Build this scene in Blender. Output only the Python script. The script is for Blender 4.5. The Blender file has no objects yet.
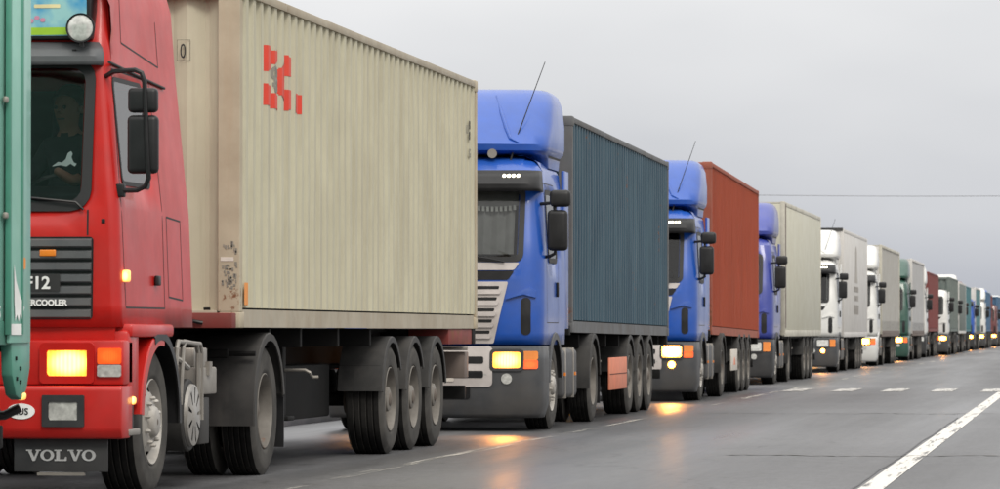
import bpy, bmesh, math, random
from math import sin, cos, pi, radians, sqrt
from mathutils import Vector, Matrix, noise as mnoise

random.seed(7)
S = bpy.context.scene
COL = S.collection

# ------------------------------------------------------------------ camera
FPX, VPX, HORY, CAMH = 4100.0, 1085.0, 331.5, 1.12      # focal length, vanishing point and horizon in photo pixels
cam = bpy.data.cameras.new('camera'); cam_o = bpy.data.objects.new('camera', cam); COL.objects.link(cam_o)
cam.sensor_width = 36.0; cam.lens = FPX / 1000.0 * 36.0
cam.clip_start = 0.5; cam.clip_end = 20000
cam_o.location = (0, 0, CAMH)
cam_o.rotation_euler = (radians(90) + math.atan((HORY - 244.5) / FPX), 0, math.atan((VPX - 500) / FPX))
cam.dof.use_dof = True; cam.dof.focus_distance = 36.0; cam.dof.aperture_fstop = 9.0
S.camera = cam_o
S.render.resolution_x, S.render.resolution_y = 1024, 501

# ------------------------------------------------------------------ world: overcast sky
W = bpy.data.worlds.new('World'); S.world = W; W.use_nodes = True
SUN_EL, SUN_AZ = radians(44), radians(152)               # azimuth from +Y clockwise: behind and right of the camera
nt = W.node_tree; nt.nodes.clear()
def wn(t): return nt.nodes.new(t)
wo = wn('ShaderNodeOutputWorld'); bg = wn('ShaderNodeBackground')
sky = wn('ShaderNodeTexSky'); sky.sky_type = 'NISHITA'; sky.sun_disc = False
sky.sun_elevation = SUN_EL; sky.sun_rotation = SUN_AZ; sky.air_density = 1.5; sky.dust_density = 4.0
skm = wn('ShaderNodeVectorMath'); skm.operation = 'SCALE'; skm.inputs['Scale'].default_value = 0.10
tc = wn('ShaderNodeTexCoord'); sx = wn('ShaderNodeSeparateXYZ')
cr = wn('ShaderNodeValToRGB')                           # cloud brightness by height above the horizon (overcast: horizon dim, zenith bright)
e = cr.color_ramp.elements
e[0].position = 0.0; e[0].color = (0.475, 0.50, 0.555, 1)
e[1].position = 1.0; e[1].color = (2.6, 2.55, 2.46, 1)
for p, c in ((0.025, (0.56, 0.58, 0.635, 1)), (0.05, (0.72, 0.735, 0.77, 1)), (0.085, (0.90, 0.905, 0.925, 1)), (0.16, (0.96, 0.93, 0.94, 1)), (0.32, (1.05, 1.04, 1.03, 1)), (0.6, (1.6, 1.58, 1.54, 1))):
    el = e.new(p); el.color = c
no = wn('ShaderNodeTexNoise'); no.inputs['Scale'].default_value = 5.0; no.inputs['Detail'].default_value = 4.0; no.inputs['Roughness'].default_value = 0.5
mp = wn('ShaderNodeMapping'); mp.inputs['Scale'].default_value = (1, 1, 3.0)
no_a = wn('ShaderNodeMath'); no_a.operation = 'MULTIPLY_ADD'; no_a.inputs[1].default_value = 0.08; no_a.inputs[2].default_value = -0.04
ad = wn('ShaderNodeMath'); ad.operation = 'ADD'
mx = wn('ShaderNodeMix'); mx.data_type = 'RGBA'; mx.inputs[0].default_value = 0.9
L = nt.links.new
L(tc.outputs['Generated'], sx.inputs[0]); L(tc.outputs['Generated'], mp.inputs[0]); L(mp.outputs[0], no.inputs['Vector'])
L(no.outputs['Fac'], no_a.inputs[0]); L(no_a.outputs[0], ad.inputs[0]); L(sx.outputs['Z'], ad.inputs[1]); L(ad.outputs[0], cr.inputs[0])
L(sky.outputs[0], skm.inputs[0]); L(skm.outputs[0], mx.inputs[6]); L(cr.outputs[0], mx.inputs[7])
L(mx.outputs[2], bg.inputs[0]); bg.inputs[1].default_value = 1.0; L(bg.outputs[0], wo.inputs[0])

sun = bpy.data.lights.new('sun', 'SUN'); sun.energy = 1.5; sun.angle = radians(18); sun.color = (1.0, 0.95, 0.86)
sun_o = bpy.data.objects.new('sun', sun); COL.objects.link(sun_o)
sd = Vector((sin(SUN_AZ) * cos(SUN_EL), cos(SUN_AZ) * cos(SUN_EL), sin(SUN_EL)))
sun_o.rotation_euler = sd.to_track_quat('Z', 'Y').to_euler(); sun_o.location = (20, -20, 30)

S.view_settings.view_transform = 'Standard'; S.view_settings.look = 'None'
S.view_settings.exposure = 0.0; S.view_settings.gamma = 1.0; S.view_settings.use_curve_mapping = False
S.render.engine = 'CYCLES'
S.cycles.use_denoising = True; S.cycles.max_bounces = 6; S.cycles.transparent_max_bounces = 12
S.cycles.sample_clamp_indirect = 4.0

# ------------------------------------------------------------------ materials
MATS = {}
def nodes_of(m):
    m.use_nodes = True; t = m.node_tree
    return t, t.nodes['Principled BSDF']
def mat(name, col, rough=0.5, metal=0.0, coat=0.0, var=0.12, scale=6.0, dirt=0.0, dirtcol=(0.16, 0.13, 0.10), streak=0.0, streakcol=(0.25, 0.20, 0.14), rust=0.0, bump=0.0, spec=0.5, dscale=2.2):
    """Principled paint with tonal variation, optional dust, vertical streaks and rust spots, all in object space."""
    if name in MATS: return MATS[name]
    m = bpy.data.materials.new(name); t, b = nodes_of(m); l = t.links.new
    b.inputs['Roughness'].default_value = rough; b.inputs['Metallic'].default_value = metal
    b.inputs['Coat Weight'].default_value = coat; b.inputs['Coat Roughness'].default_value = 0.08
    b.inputs['Specular IOR Level'].default_value = spec
    c = t.nodes.new('ShaderNodeTexCoord')
    n1 = t.nodes.new('ShaderNodeTexNoise'); n1.inputs['Scale'].default_value = scale; n1.inputs['Detail'].default_value = 5
    l(c.outputs['Object'], n1.inputs['Vector'])
    mr = t.nodes.new('ShaderNodeMapRange'); mr.inputs[1].default_value = 0.3; mr.inputs[2].default_value = 0.7; mr.inputs[3].default_value = 1 - var; mr.inputs[4].default_value = 1 + var
    l(n1.outputs['Fac'], mr.inputs[0])
    base = t.nodes.new('ShaderNodeVectorMath'); base.operation = 'SCALE'; base.inputs[0].default_value = col; l(mr.outputs[0], base.inputs['Scale'])
    cur = base.outputs[0]
    def layer(fac, colr, cur):
        x = t.nodes.new('ShaderNodeMix'); x.data_type = 'RGBA'; l(fac, x.inputs[0]); l(cur, x.inputs[6]); x.inputs[7].default_value = (*colr, 1); return x.outputs[2]
    def rng(src, a, bb, hi):
        x = t.nodes.new('ShaderNodeMapRange'); x.inputs[1].default_value = a; x.inputs[2].default_value = bb; x.inputs[3].default_value = 0; x.inputs[4].default_value = hi; l(src, x.inputs[0]); return x.outputs[0]
    if streak:
        mp = t.nodes.new('ShaderNodeMapping'); mp.inputs['Scale'].default_value = (9, 9, 0.45); l(c.outputs['Object'], mp.inputs[0])
        n = t.nodes.new('ShaderNodeTexNoise'); n.inputs['Scale'].default_value = 1.0; n.inputs['Detail'].default_value = 6; n.inputs['Roughness'].default_value = 0.65; l(mp.outputs[0], n.inputs['Vector'])
        cur = layer(rng(n.outputs['Fac'], 0.48, 0.78, streak), streakcol, cur)
    if dirt:
        n = t.nodes.new('ShaderNodeTexNoise'); n.inputs['Scale'].default_value = dscale; n.inputs['Detail'].default_value = 8; n.inputs['Roughness'].default_value = 0.62; l(c.outputs['Object'], n.inputs['Vector'])
        f = rng(n.outputs['Fac'], 0.38, 0.72, dirt)
        cur = layer(f, dirtcol, cur)
        r2 = t.nodes.new('ShaderNodeMapRange'); r2.inputs[1].default_value = 0; r2.inputs[2].default_value = 1; r2.inputs[3].default_value = rough; r2.inputs[4].default_value = 0.9; l(f, r2.inputs[0]); l(r2.outputs[0], b.inputs['Roughness'])
    if rust:
        n = t.nodes.new('ShaderNodeTexNoise'); n.inputs['Scale'].default_value = 14; n.inputs['Detail'].default_value = 9; n.inputs['Roughness'].default_value = 0.7; l(c.outputs['Object'], n.inputs['Vector'])
        n2 = t.nodes.new('ShaderNodeTexNoise'); n2.inputs['Scale'].default_value = 1.4; n2.inputs['Detail'].default_value = 2; l(c.outputs['Object'], n2.inputs['Vector'])
        mu = t.nodes.new('ShaderNodeMath'); mu.operation = 'MULTIPLY'; l(n.outputs['Fac'], mu.inputs[0]); l(n2.outputs['Fac'], mu.inputs[1])
        cur = layer(rng(mu.outputs[0], 0.36 - 0.1 * rust, 0.42 - 0.1 * rust, 0.9), (0.17, 0.065, 0.028), cur)
    l(cur, b.inputs['Base Color'])
    if bump:
        n = t.nodes.new('ShaderNodeTexNoise'); n.inputs['Scale'].default_value = 60; n.inputs['Detail'].default_value = 4; l(c.outputs['Object'], n.inputs['Vector'])
        bp = t.nodes.new('ShaderNodeBump'); bp.inputs['Strength'].default_value = bump; bp.inputs['Distance'].default_value = 0.004; l(n.outputs['Fac'], bp.inputs['Height']); l(bp.outputs[0], b.inputs['Normal'])
    MATS[name] = m; return m

def emis(name, core, edge, s_core, s_edge):
    """A lit lamp lens: bright in the middle, dimmer towards its rim."""
    if name in MATS: return MATS[name]
    m = bpy.data.materials.new(name); t, b = nodes_of(m); l = t.links.new
    c = t.nodes.new('ShaderNodeTexCoord'); mpn = t.nodes.new('ShaderNodeMapping'); mpn.inputs['Location'].default_value = (-1, 0, -1); mpn.inputs['Scale'].default_value = (2, 0, 2)
    l(c.outputs['Generated'], mpn.inputs[0])
    ln = t.nodes.new('ShaderNodeVectorMath'); ln.operation = 'LENGTH'; l(mpn.outputs[0], ln.inputs[0])
    r = t.nodes.new('ShaderNodeMapRange'); r.interpolation_type = 'SMOOTHSTEP'; r.inputs[1].default_value = 0.35; r.inputs[2].default_value = 1.05; l(ln.outputs['Value'], r.inputs[0])
    x = t.nodes.new('ShaderNodeMix'); x.data_type = 'RGBA'; l(r.outputs[0], x.inputs[0]); x.inputs[6].default_value = (*[k * s_core for k in core], 1); x.inputs[7].default_value = (*[k * s_edge for k in edge], 1)
    wv = t.nodes.new('ShaderNodeTexWave'); wv.bands_direction = 'X'; wv.inputs['Scale'].default_value = 3.2; l(c.outputs['Generated'], wv.inputs['Vector'])
    wr = t.nodes.new('ShaderNodeMapRange'); wr.inputs[3].default_value = 0.78; wr.inputs[4].default_value = 1.12; l(wv.outputs['Fac'], wr.inputs[0]); l(wr.outputs[0], b.inputs['Emission Strength'])
    l(x.outputs[2], b.inputs['Emission Color']); b.inputs['Emission Strength'].default_value = 1.0
    b.inputs['Base Color'].default_value = (*core, 1); b.inputs['Roughness'].default_value = 0.2
    MATS[name] = m; return m

def glass(name, tint=(0.45, 0.5, 0.5), refl=1.5):
    if name in MATS: return MATS[name]
    m = bpy.data.materials.new(name); m.use_nodes = True; t = m.node_tree; t.nodes.clear(); l = t.links.new
    o = t.nodes.new('ShaderNodeOutputMaterial'); mxs = t.nodes.new('ShaderNodeMixShader'); tr = t.nodes.new('ShaderNodeBsdfTransparent'); gl = t.nodes.new('ShaderNodeBsdfGlossy'); fr = t.nodes.new('ShaderNodeFresnel')
    fr.inputs[0].default_value = refl; tr.inputs[0].default_value = (*tint, 1); gl.inputs['Roughness'].default_value = 0.03
    l(fr.outputs[0], mxs.inputs[0]); l(tr.outputs[0], mxs.inputs[1]); l(gl.outputs[0], mxs.inputs[2]); l(mxs.outputs[0], o.inputs[0])
    MATS[name] = m; return m

M = dict(
    rubber=mat('tyre_rubber', (0.008, 0.008, 0.008), 0.9, var=0.3, dirt=0.6, dirtcol=(0.045, 0.043, 0.040), dscale=3.0, bump=0.3, spec=0.15),
    sidewall=mat('dusty_tyre_sidewall', (0.055, 0.053, 0.050), 0.9, var=0.2, dirt=0.7, dirtcol=(0.115, 0.108, 0.098), dscale=4.0, spec=0.15, bump=0.2),
    rim=mat('wheel_rim_paint', (0.20, 0.185, 0.165), 0.6, var=0.2, dirt=0.8, dirtcol=(0.085, 0.075, 0.065), rust=-.1, spec=0.3),
    rim_alu=mat('wheel_rim_metal', (0.42, 0.40, 0.37), 0.45, 0.2, var=0.12, dirt=0.7, dirtcol=(0.19, 0.17, 0.14), rust=-.1),
    hub=mat('hub_grease', (0.10, 0.08, 0.065), 0.6, dirt=0.4),
    frame=mat('chassis_black', (0.007, 0.007, 0.007), 0.75, dirt=0.4, dirtcol=(0.022, 0.020, 0.018), spec=0.2),
    frame_red=mat('chassis_red', (0.22, 0.035, 0.03), 0.55, dirt=0.55, dirtcol=(0.10, 0.07, 0.06), rust=0.5, spec=0.25),
    guard=mat('mudguard_plastic', (0.030, 0.030, 0.030), 0.55, dirt=0.65, dirtcol=(0.080, 0.075, 0.070), streak=0.35, streakcol=(0.095, 0.088, 0.08), spec=0.25),
    plastic=mat('dark_plastic', (0.032, 0.033, 0.035), 0.45, dirt=0.35, dirtcol=(0.10, 0.095, 0.09), spec=0.3),
    black=mat('black_plastic', (0.008, 0.008, 0.009), 0.4, var=0.2, dirt=0.2, dirtcol=(0.05, 0.05, 0.05), spec=0.35),
    gasket=mat('rubber_gasket', (0.01, 0.01, 0.011), 0.6),
    steel=mat('dull_steel', (0.33, 0.31, 0.28), 0.45, 0.5, dirt=0.6, dirtcol=(0.16, 0.14, 0.12)),
    alu=mat('bright_metal', (0.42, 0.41, 0.39), 0.45, 0.5, dirt=0.55),
    grey=mat('grey_bumper', (0.055, 0.057, 0.061), 0.42, dirt=0.55, dirtcol=(0.095, 0.085, 0.075), spec=0.35),
    silver=mat('silver_grille', (0.50, 0.46, 0.44), 0.4, 0.1, dirt=0.45, dirtcol=(0.30, 0.26, 0.23)),
    interior=mat('cab_interior', (0.035, 0.036, 0.04), 0.8, spec=0.2),
    seat=mat('seat_fabric', (0.06, 0.065, 0.085), 0.9, bump=0.3),
    red=mat('red_cab_paint', (0.47, 0.010, 0.007), 0.36, coat=0.22, var=0.08, dirt=0.25, dirtcol=(0.24, 0.045, 0.035), dscale=1.6, spec=0.35),
    blue=mat('blue_cab_paint', (0.008, 0.072, 0.37), 0.3, coat=0.45, var=0.06, dirt=0.25, dirtcol=(0.07, 0.11, 0.24), dscale=1.6, spec=0.4),
    violet=mat('violet_blue_cab_paint', (0.022, 0.040, 0.27), 0.3, coat=0.45, var=0.06, dirt=0.2, dirtcol=(0.16, 0.16, 0.27)),
    white=mat('white_cab_paint', (0.62, 0.62, 0.60), 0.3, coat=0.5, var=0.04, dirt=0.25, dirtcol=(0.45, 0.42, 0.38)),
    green=mat('green_cab_paint', (0.008, 0.062, 0.042), 0.3, coat=0.5, var=0.06, dirt=0.25, dirtcol=(0.12, 0.14, 0.12)),
    redcab=mat('dark_red_cab_paint', (0.10, 0.012, 0.015), 0.3, coat=0.5, dirt=0.25),
    beige=mat('beige_container_paint', (0.50, 0.475, 0.36), 0.6, var=0.05, scale=1.5, dirt=0.35, dirtcol=(0.37, 0.335, 0.255), streak=0.65, streakcol=(0.30, 0.265, 0.195), rust=0, spec=0.15),
    beige_rail=mat('beige_rail_paint', (0.40, 0.36, 0.285), 0.55, var=0.08, scale=2.5, dirt=0.5, dirtcol=(0.27, 0.22, 0.16), streak=0.3, streakcol=(0.36, 0.22, 0.12), rust=-0.3, spec=0.15),
    beige_post=mat('beige_post_paint', (0.45, 0.395, 0.295), 0.55, var=0.08, scale=2.5, dirt=0.5, dirtcol=(0.30, 0.24, 0.17), streak=0.3, streakcol=(0.42, 0.24, 0.13), rust=-0.35, spec=0.15),
    slate=mat('slate_blue_container_paint', (0.034, 0.066, 0.094), 0.5, var=0.12, scale=1.0, dirt=0.6, dirtcol=(0.072, 0.115, 0.14), dscale=0.9, streak=0.75, streakcol=(0.10, 0.165, 0.20), rust=-.3, spec=0.2),
    slate_rail=mat('slate_rail_paint', (0.12, 0.125, 0.13), 0.55, dirt=0.5, dirtcol=(0.12, 0.10, 0.085), rust=-.3, spec=0.2),
    brick=mat('brick_red_container_paint', (0.30, 0.060, 0.030), 0.65, var=0.08, scale=1.2, dirt=0.4, dirtcol=(0.29, 0.080, 0.045), streak=0.75, streakcol=(0.19, 0.045, 0.028), rust=-.3, spec=0.12),
    brick_rail=mat('brick_red_rail_paint', (0.30, 0.085, 0.055), 0.6, dirt=0.5, dirtcol=(0.27, 0.14, 0.10), rust=0.4, spec=0.15),
    cream=mat('cream_trailer_paint', (0.50, 0.49, 0.40), 0.45, var=0.04, dirt=0.35, dirtcol=(0.46, 0.43, 0.34), streak=0.3, streakcol=(0.42, 0.38, 0.28), spec=0.25),
    cream_rail=mat('cream_trailer_rail', (0.52, 0.50, 0.42), 0.45, dirt=0.4),
    boxwhite=mat('white_trailer_paint', (0.56, 0.545, 0.52), 0.4, var=0.03, dirt=0.35, dirtcol=(0.44, 0.41, 0.38), streak=0.25, streakcol=(0.40, 0.37, 0.34), spec=0.25),
    curtain=mat('grey_beige_tarpaulin', (0.38, 0.37, 0.34), 0.6, var=0.06, dirt=0.4, dirtcol=(0.30, 0.27, 0.23), streak=0.3),
    curtain2=mat('pale_grey_tarpaulin', (0.40, 0.40, 0.40), 0.6, var=0.06, dirt=0.4, dirtcol=(0.30, 0.28, 0.26), streak=0.3),
    curtain_skirt=mat('brown_tarpaulin_skirt', (0.16, 0.125, 0.11), 0.7, dirt=0.4),
    maroon=mat('maroon_container_paint', (0.17, 0.045, 0.045), 0.6, dirt=0.4, dirtcol=(0.22, 0.09, 0.08), streak=0.3, spec=0.2),
    moss=mat('moss_grey_container_paint', (0.13, 0.16, 0.15), 0.6, dirt=0.4, dirtcol=(0.2, 0.2, 0.18), streak=0.3, spec=0.2),
    teal=mat('teal_container_paint', (0.045, 0.155, 0.18), 0.55, dirt=0.4, dirtcol=(0.14, 0.22, 0.23), streak=0.3, spec=0.2),
    azure=mat('azure_container_paint', (0.055, 0.125, 0.22), 0.55, dirt=0.4, dirtcol=(0.14, 0.2, 0.27), streak=0.3, spec=0.2),
    mint=mat('mint_green_trailer_paint', (0.24, 0.50, 0.41), 0.42, var=0.10, scale=1.0, dirt=0.45, dirtcol=(0.16, 0.38, 0.30), streak=0.35, streakcol=(0.24, 0.46, 0.38), coat=0.3),
    mint_dark=mat('mint_green_trailer_frame', (0.07, 0.26, 0.19), 0.45, dirt=0.4, dirtcol=(0.10, 0.20, 0.16), coat=0.2),
    logo_red=mat('logo_red_paint', (0.62, 0.045, 0.022), 0.55, var=0.06, dirt=0.25, dirtcol=(0.55, 0.12, 0.08)),
    ink=mat('black_lettering', (0.02, 0.02, 0.02), 0.6),
    ink_grey=mat('faded_lettering', (0.22, 0.21, 0.18), 0.6),
    white_ink=mat('white_lettering', (0.78, 0.78, 0.76), 0.5),
    chrome_ink=mat('silver_lettering', (0.55, 0.55, 0.55), 0.35, 0.3),
    sticker_orange=mat('orange_sticker', (0.75, 0.26, 0.03), 0.5),
    board_orange=mat('faded_orange_board', (0.66, 0.20, 0.11), 0.6, var=0.1, dirt=0.5, dirtcol=(0.50, 0.24, 0.17), streak=0.4, streakcol=(0.45, 0.2, 0.15)),
    board_white=mat('pale_board', (0.62, 0.58, 0.52), 0.6, dirt=0.5, dirtcol=(0.45, 0.38, 0.32)),
    faint=mat('faded_grey_print', (0.34, 0.315, 0.28), 0.55, dirt=0.4, dirtcol=(0.42, 0.39, 0.36)),
    skin=mat('skin', (0.42, 0.22, 0.15), 0.55), shirt=mat('dark_shirt', (0.03, 0.035, 0.04), 0.9), hair=mat('hair', (0.03, 0.02, 0.015), 0.7),
    lens_clear=mat('clear_lamp_lens', (0.55, 0.55, 0.52), 0.12, 0.2, coat=0.6, var=0.3, scale=25),
    lens_amber=mat('amber_lamp_lens', (0.75, 0.22, 0.02), 0.2, coat=0.5),
    lens_red=mat('red_lamp_lens', (0.62, 0.03, 0.02), 0.2, coat=0.5),
    cloth=mat('grey_curtain_cloth', (0.34, 0.33, 0.32), 0.9, var=0.1), fringe=mat('white_fringe', (0.75, 0.74, 0.70), 0.8),
    glass=glass('window_glass', (0.58, 0.61, 0.61), 1.55), glass_side=glass('side_glass', (0.50, 0.56, 0.54), 3.0),
    lamp_on=emis('headlamp_lit', (1.0, 0.50, 0.10), (1.0, 0.28, 0.02), 7.0, 2.2),
    lamp_far=emis('far_headlamp_lit', (1.0, 0.50, 0.08), (1.0, 0.34, 0.03), 34.0, 18.0),
    lamp_orange=emis('indicator_lit', (1.0, 0.13, 0.02), (0.8, 0.06, 0.01), 0.75, 0.4),
    lamp_marker=emis('marker_lit', (1.0, 0.95, 0.75), (1.0, 0.9, 0.6), 6.0, 4.0),
    lamp_side=emis('side_marker_lit', (1.0, 0.62, 0.18), (1.0, 0.4, 0.08), 4.0, 1.5),
)

# ------------------------------------------------------------------ mesh helpers
class MB:
    def __init__(s): s.v = []; s.f = []
    def add(s, vs, fs):
        b = len(s.v); s.v += [tuple(p) for p in vs]; s.f += [tuple(i + b for i in q) for q in fs]; return s
    def box(s, x0, x1, y0, y1, z0, z1):
        vs = [(x, y, z) for z in (z0, z1) for y in (y0, y1) for x in (x0, x1)]
        return s.add(vs, [(0, 2, 3, 1), (4, 5, 7, 6), (0, 1, 5, 4), (2, 6, 7, 3), (0, 4, 6, 2), (1, 3, 7, 5)])
    def prism(s, poly, ax, a0, a1):
        """poly: 2-D outline in the two axes other than ax."""
        def p(a, q): return (a, q[0], q[1]) if ax == 'x' else ((q[0], a, q[1]) if ax == 'y' else (q[0], q[1], a))
        n = len(poly)
        vs = [p(a0, q) for q in poly] + [p(a1, q) for q in poly]
        return s.add(vs, [tuple(range(n)), tuple(range(2 * n - 1, n - 1, -1))] + [(i, (i + 1) % n, n + (i + 1) % n, n + i) for i in range(n)])
    def tube(s, path, r, n=8, cap=True):
        P = [Vector(p) for p in path]; rings = []; up = None
        for i, p in enumerate(P):
            d = ((P[i + 1] - p) if i == 0 else (p - P[i - 1]) if i == len(P) - 1 else ((P[i + 1] - p).normalized() + (p - P[i - 1]).normalized())).normalized()
            if up is None: up = d.orthogonal().normalized()
            else: up = (up - d * up.dot(d)); up = up.normalized() if up.length > 1e-6 else d.orthogonal().normalized()
            w = d.cross(up); rr = r[i] if isinstance(r, (list, tuple)) else r
            rings.append([p + up * (rr * cos(2 * pi * k / n)) + w * (rr * sin(2 * pi * k / n)) for k in range(n)])
        vs = [q for R in rings for q in R]; fs = []
        for i in range(len(P) - 1):
            for k in range(n): fs.append((i * n + k, i * n + (k + 1) % n, (i + 1) * n + (k + 1) % n, (i + 1) * n + k))
        if cap: fs += [tuple(range(n)), tuple(range(len(vs) - 1, len(vs) - n - 1, -1))]
        return s.add(vs, fs)
    def lathe(s, prof, c=(0, 0, 0), n=32, closed=False, skip=None, axis='x'):
        m = len(prof); vs = []
        for k in range(n):
            a = 2 * pi * k / n
            for (x, r) in prof:
                vs.append((c[0] + x, c[1] + r * cos(a), c[2] + r * sin(a)) if axis == 'x' else (c[0] + r * cos(a), c[1] + x, c[2] + r * sin(a)) if axis == 'y' else (c[0] + r * cos(a), c[1] + r * sin(a), c[2] + x))
        fs = []
        for k in range(n):
            for j in range(m if closed else m - 1):
                if skip and skip(k, j): continue
                j2 = (j + 1) % m; k2 = (k + 1) % n
                fs.append((k * m + j, k * m + j2, k2 * m + j2, k2 * m + j))
        return s.add(vs, fs)
    def mesh(s, name, bevel=0, seg=2, ang=35, weld=False):
        me = bpy.data.meshes.new(name); me.from_pydata(s.v, [], s.f); bm = bmesh.new(); bm.from_mesh(me)
        bmesh.ops.remove_doubles(bm, verts=bm.verts, dist=1e-5)
        bmesh.ops.recalc_face_normals(bm, faces=bm.faces)
        if bevel:
            ed = [x for x in bm.edges if len(x.link_faces) == 2 and x.calc_face_angle(0) > radians(25)]
            bmesh.ops.bevel(bm, geom=ed, offset=bevel, segments=seg, affect='EDGES', profile=0.5, clamp_overlap=True)
        bm.to_mesh(me); bm.free()
        for p in me.polygons: p.use_smooth = True
        me.set_sharp_from_angle(angle=radians(ang))
        return me

def link(name, me, m, parent=None, loc=(0, 0, 0), rot=(0, 0, 0)):
    if m is not None and not me.materials: me.materials.append(m)
    o = bpy.data.objects.new(name, me); COL.objects.link(o); o.parent = parent; o.location = loc; o.rotation_euler = rot
    return o
def obj(name, mb, m, parent=None, loc=(0, 0, 0), rot=(0, 0, 0), **k): return link(name, mb.mesh(name, **k), m, parent, loc, rot)
def thing(name, label, cat, loc=(0, 0, 0), rot=(0, 0, 0), group=None):
    o = bpy.data.objects.new(name, None); COL.objects.link(o); o.location = loc; o.rotation_euler = rot
    o.empty_display_size = 0.3
    return tag(o, label, cat, group)
def tag(o, label, cat, group=None, kind=None):
    o['label'] = label; o['category'] = cat
    if group: o['group'] = group
    if kind: o['kind'] = kind
    return o
def box(name, m, parent, x0, x1, y0, y1, z0, z1, bevel=0.0, **k): return obj(name, MB().box(x0, x1, y0, y1, z0, z1), m, parent, bevel=bevel, **k)

def outline(u0, u1, v0, v1, r, nc=4, ne=6):
    """Rounded rectangle, counter-clockwise."""
    pts = []; r = min(r, abs(u1 - u0) / 2 - 1e-4, abs(v1 - v0) / 2 - 1e-4)
    C = [(u1 - r, v0 + r, -90), (u1 - r, v1 - r, 0), (u0 + r, v1 - r, 90), (u0 + r, v0 + r, 180)]
    for i, (cu, cv, a0) in enumerate(C):
        for k in range(nc + 1):
            a = radians(a0 + 90 * k / nc); pts.append((cu + r * cos(a), cv + r * sin(a)))
        nu, nv, na = C[(i + 1) % 4]; a = radians(na); e0 = pts[-1]; e1 = (nu + r * cos(a), nv + r * sin(a))
        for k in range(1, ne): pts.append((e0[0] + (e1[0] - e0[0]) * k / ne, e0[1] + (e1[1] - e0[1]) * k / ne))
    return pts
def drape_poly(mb, fn, pts, off, th=0.0, rings=(1, 0.66, 0.33)):
    cu = sum(p[0] for p in pts) / len(pts); cv = sum(p[1] for p in pts) / len(pts); n = len(pts); vs = []; fs = []
    if th: vs += [fn(u, v, off - th) for u, v in pts]
    for k in rings: vs += [fn(cu + (u - cu) * k, cv + (v - cv) * k, off) for u, v in pts]
    R = len(rings) + (1 if th else 0)
    for i in range(R - 1):
        for k in range(n): fs.append((i * n + k, i * n + (k + 1) % n, (i + 1) * n + (k + 1) % n, (i + 1) * n + k))
    vs.append(fn(cu, cv, off)); c = len(vs) - 1
    for k in range(n): fs.append(((R - 1) * n + k, (R - 1) * n + (k + 1) % n, c))
    mb.add(vs, fs); return mb
def patch(fn, u0, u1, v0, v1, r=0.02, off=0.004, th=0.0, mb=None): return drape_poly(mb or MB(), fn, outline(u0, u1, v0, v1, r), off, th)
def ring(fn, u0, u1, v0, v1, r, wd, off, th):
    a = outline(u0, u1, v0, v1, r); b = outline(u0 + wd, u1 - wd, v0 + wd, v1 - wd, max(r - wd * 0.6, 0.005)); n = len(a)
    vs = [fn(u, v, off - th) for u, v in a] + [fn(u, v, off) for u, v in a] + [fn(u, v, off) for u, v in b] + [fn(u, v, off - th) for u, v in b]
    return MB().add(vs, [(i * n + k, i * n + (k + 1) % n, (i + 1) * n + (k + 1) % n, (i + 1) * n + k) for i in range(3) for k in range(n)])

class Cab:
    """A lofted cab shell from key rows (z, front y, half width, corner radius, rear y, front bow)."""
    def __init__(s, keys): s.k = keys
    def at(s, z):
        K = s.k
        if z <= K[0][0]: return K[0][1:]
        for a, b in zip(K, K[1:]):
            if z <= b[0]:
                t = (z - a[0]) / (b[0] - a[0]); return [x + (y - x) * t for x, y in zip(a[1:], b[1:])]
        return K[-1][1:]
    def F(s, x, z, off=0.0):
        yf, w, rc, yb, bow = s.at(z); f = w - rc; ax = abs(x)
        y = yf + bow * (x / f) ** 2 if ax <= f else yf + bow + rc - sqrt(max(rc * rc - (ax - f) ** 2, 0))
        return (x, y - off, z)
    def Sd(s, y, z, off=0.0, side=1):
        w = s.at(z)[1]; return (side * (w + off), y, z)
    def shell(s, zs, ys, xs, holes=(), cap=True, na=5):
        rows = []; 
        for z in zs:
            yf, w, rc, yb, bow = s.at(z); yc = yf + bow + rc; f = w - rc
            left = [(w, yb)] + [(w, y) for y in ys] + [(w, yc)]
            arc = [(f + rc * cos(a), yc - rc * sin(a)) for a in [pi / 2 * i / na for i in range(1, na)]]
            fr = [(x, yf + bow * (x / f) ** 2) for x in [f] + list(xs) + [-f]]
            rr = [(-x, y) for x, y in reversed(left + arc)]
            rows.append([(x, y, z) for x, y in left + arc + fr + rr])
        n = len(rows[0]); vs = [p for r in rows for p in r]; fs = []
        for i in range(len(rows) - 1):
            for j in range(n):
                q = (i * n + j, i * n + (j + 1) % n, (i + 1) * n + (j + 1) % n, (i + 1) * n + j)
                c = [sum(vs[t][a] for t in q) / 4 for a in range(3)]
                if j < n - 1 and any(s.inhole(h, c) for h in holes): continue
                fs.append(q)
        if cap: fs.append(tuple(range((len(rows) - 1) * n, len(rows) * n)))
        return MB().add(vs, fs)
    def inhole(s, h, c):
        k, a, b, z0, z1 = h
        if not z0 < c[2] < z1: return False
        yf, w, rc, yb, bow = s.at(c[2])
        if k == 'F': return a < c[0] < b and c[1] < yf + bow + rc * 0.9
        return abs(abs(c[0]) - w) < 0.02 and a < c[1] < b

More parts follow.
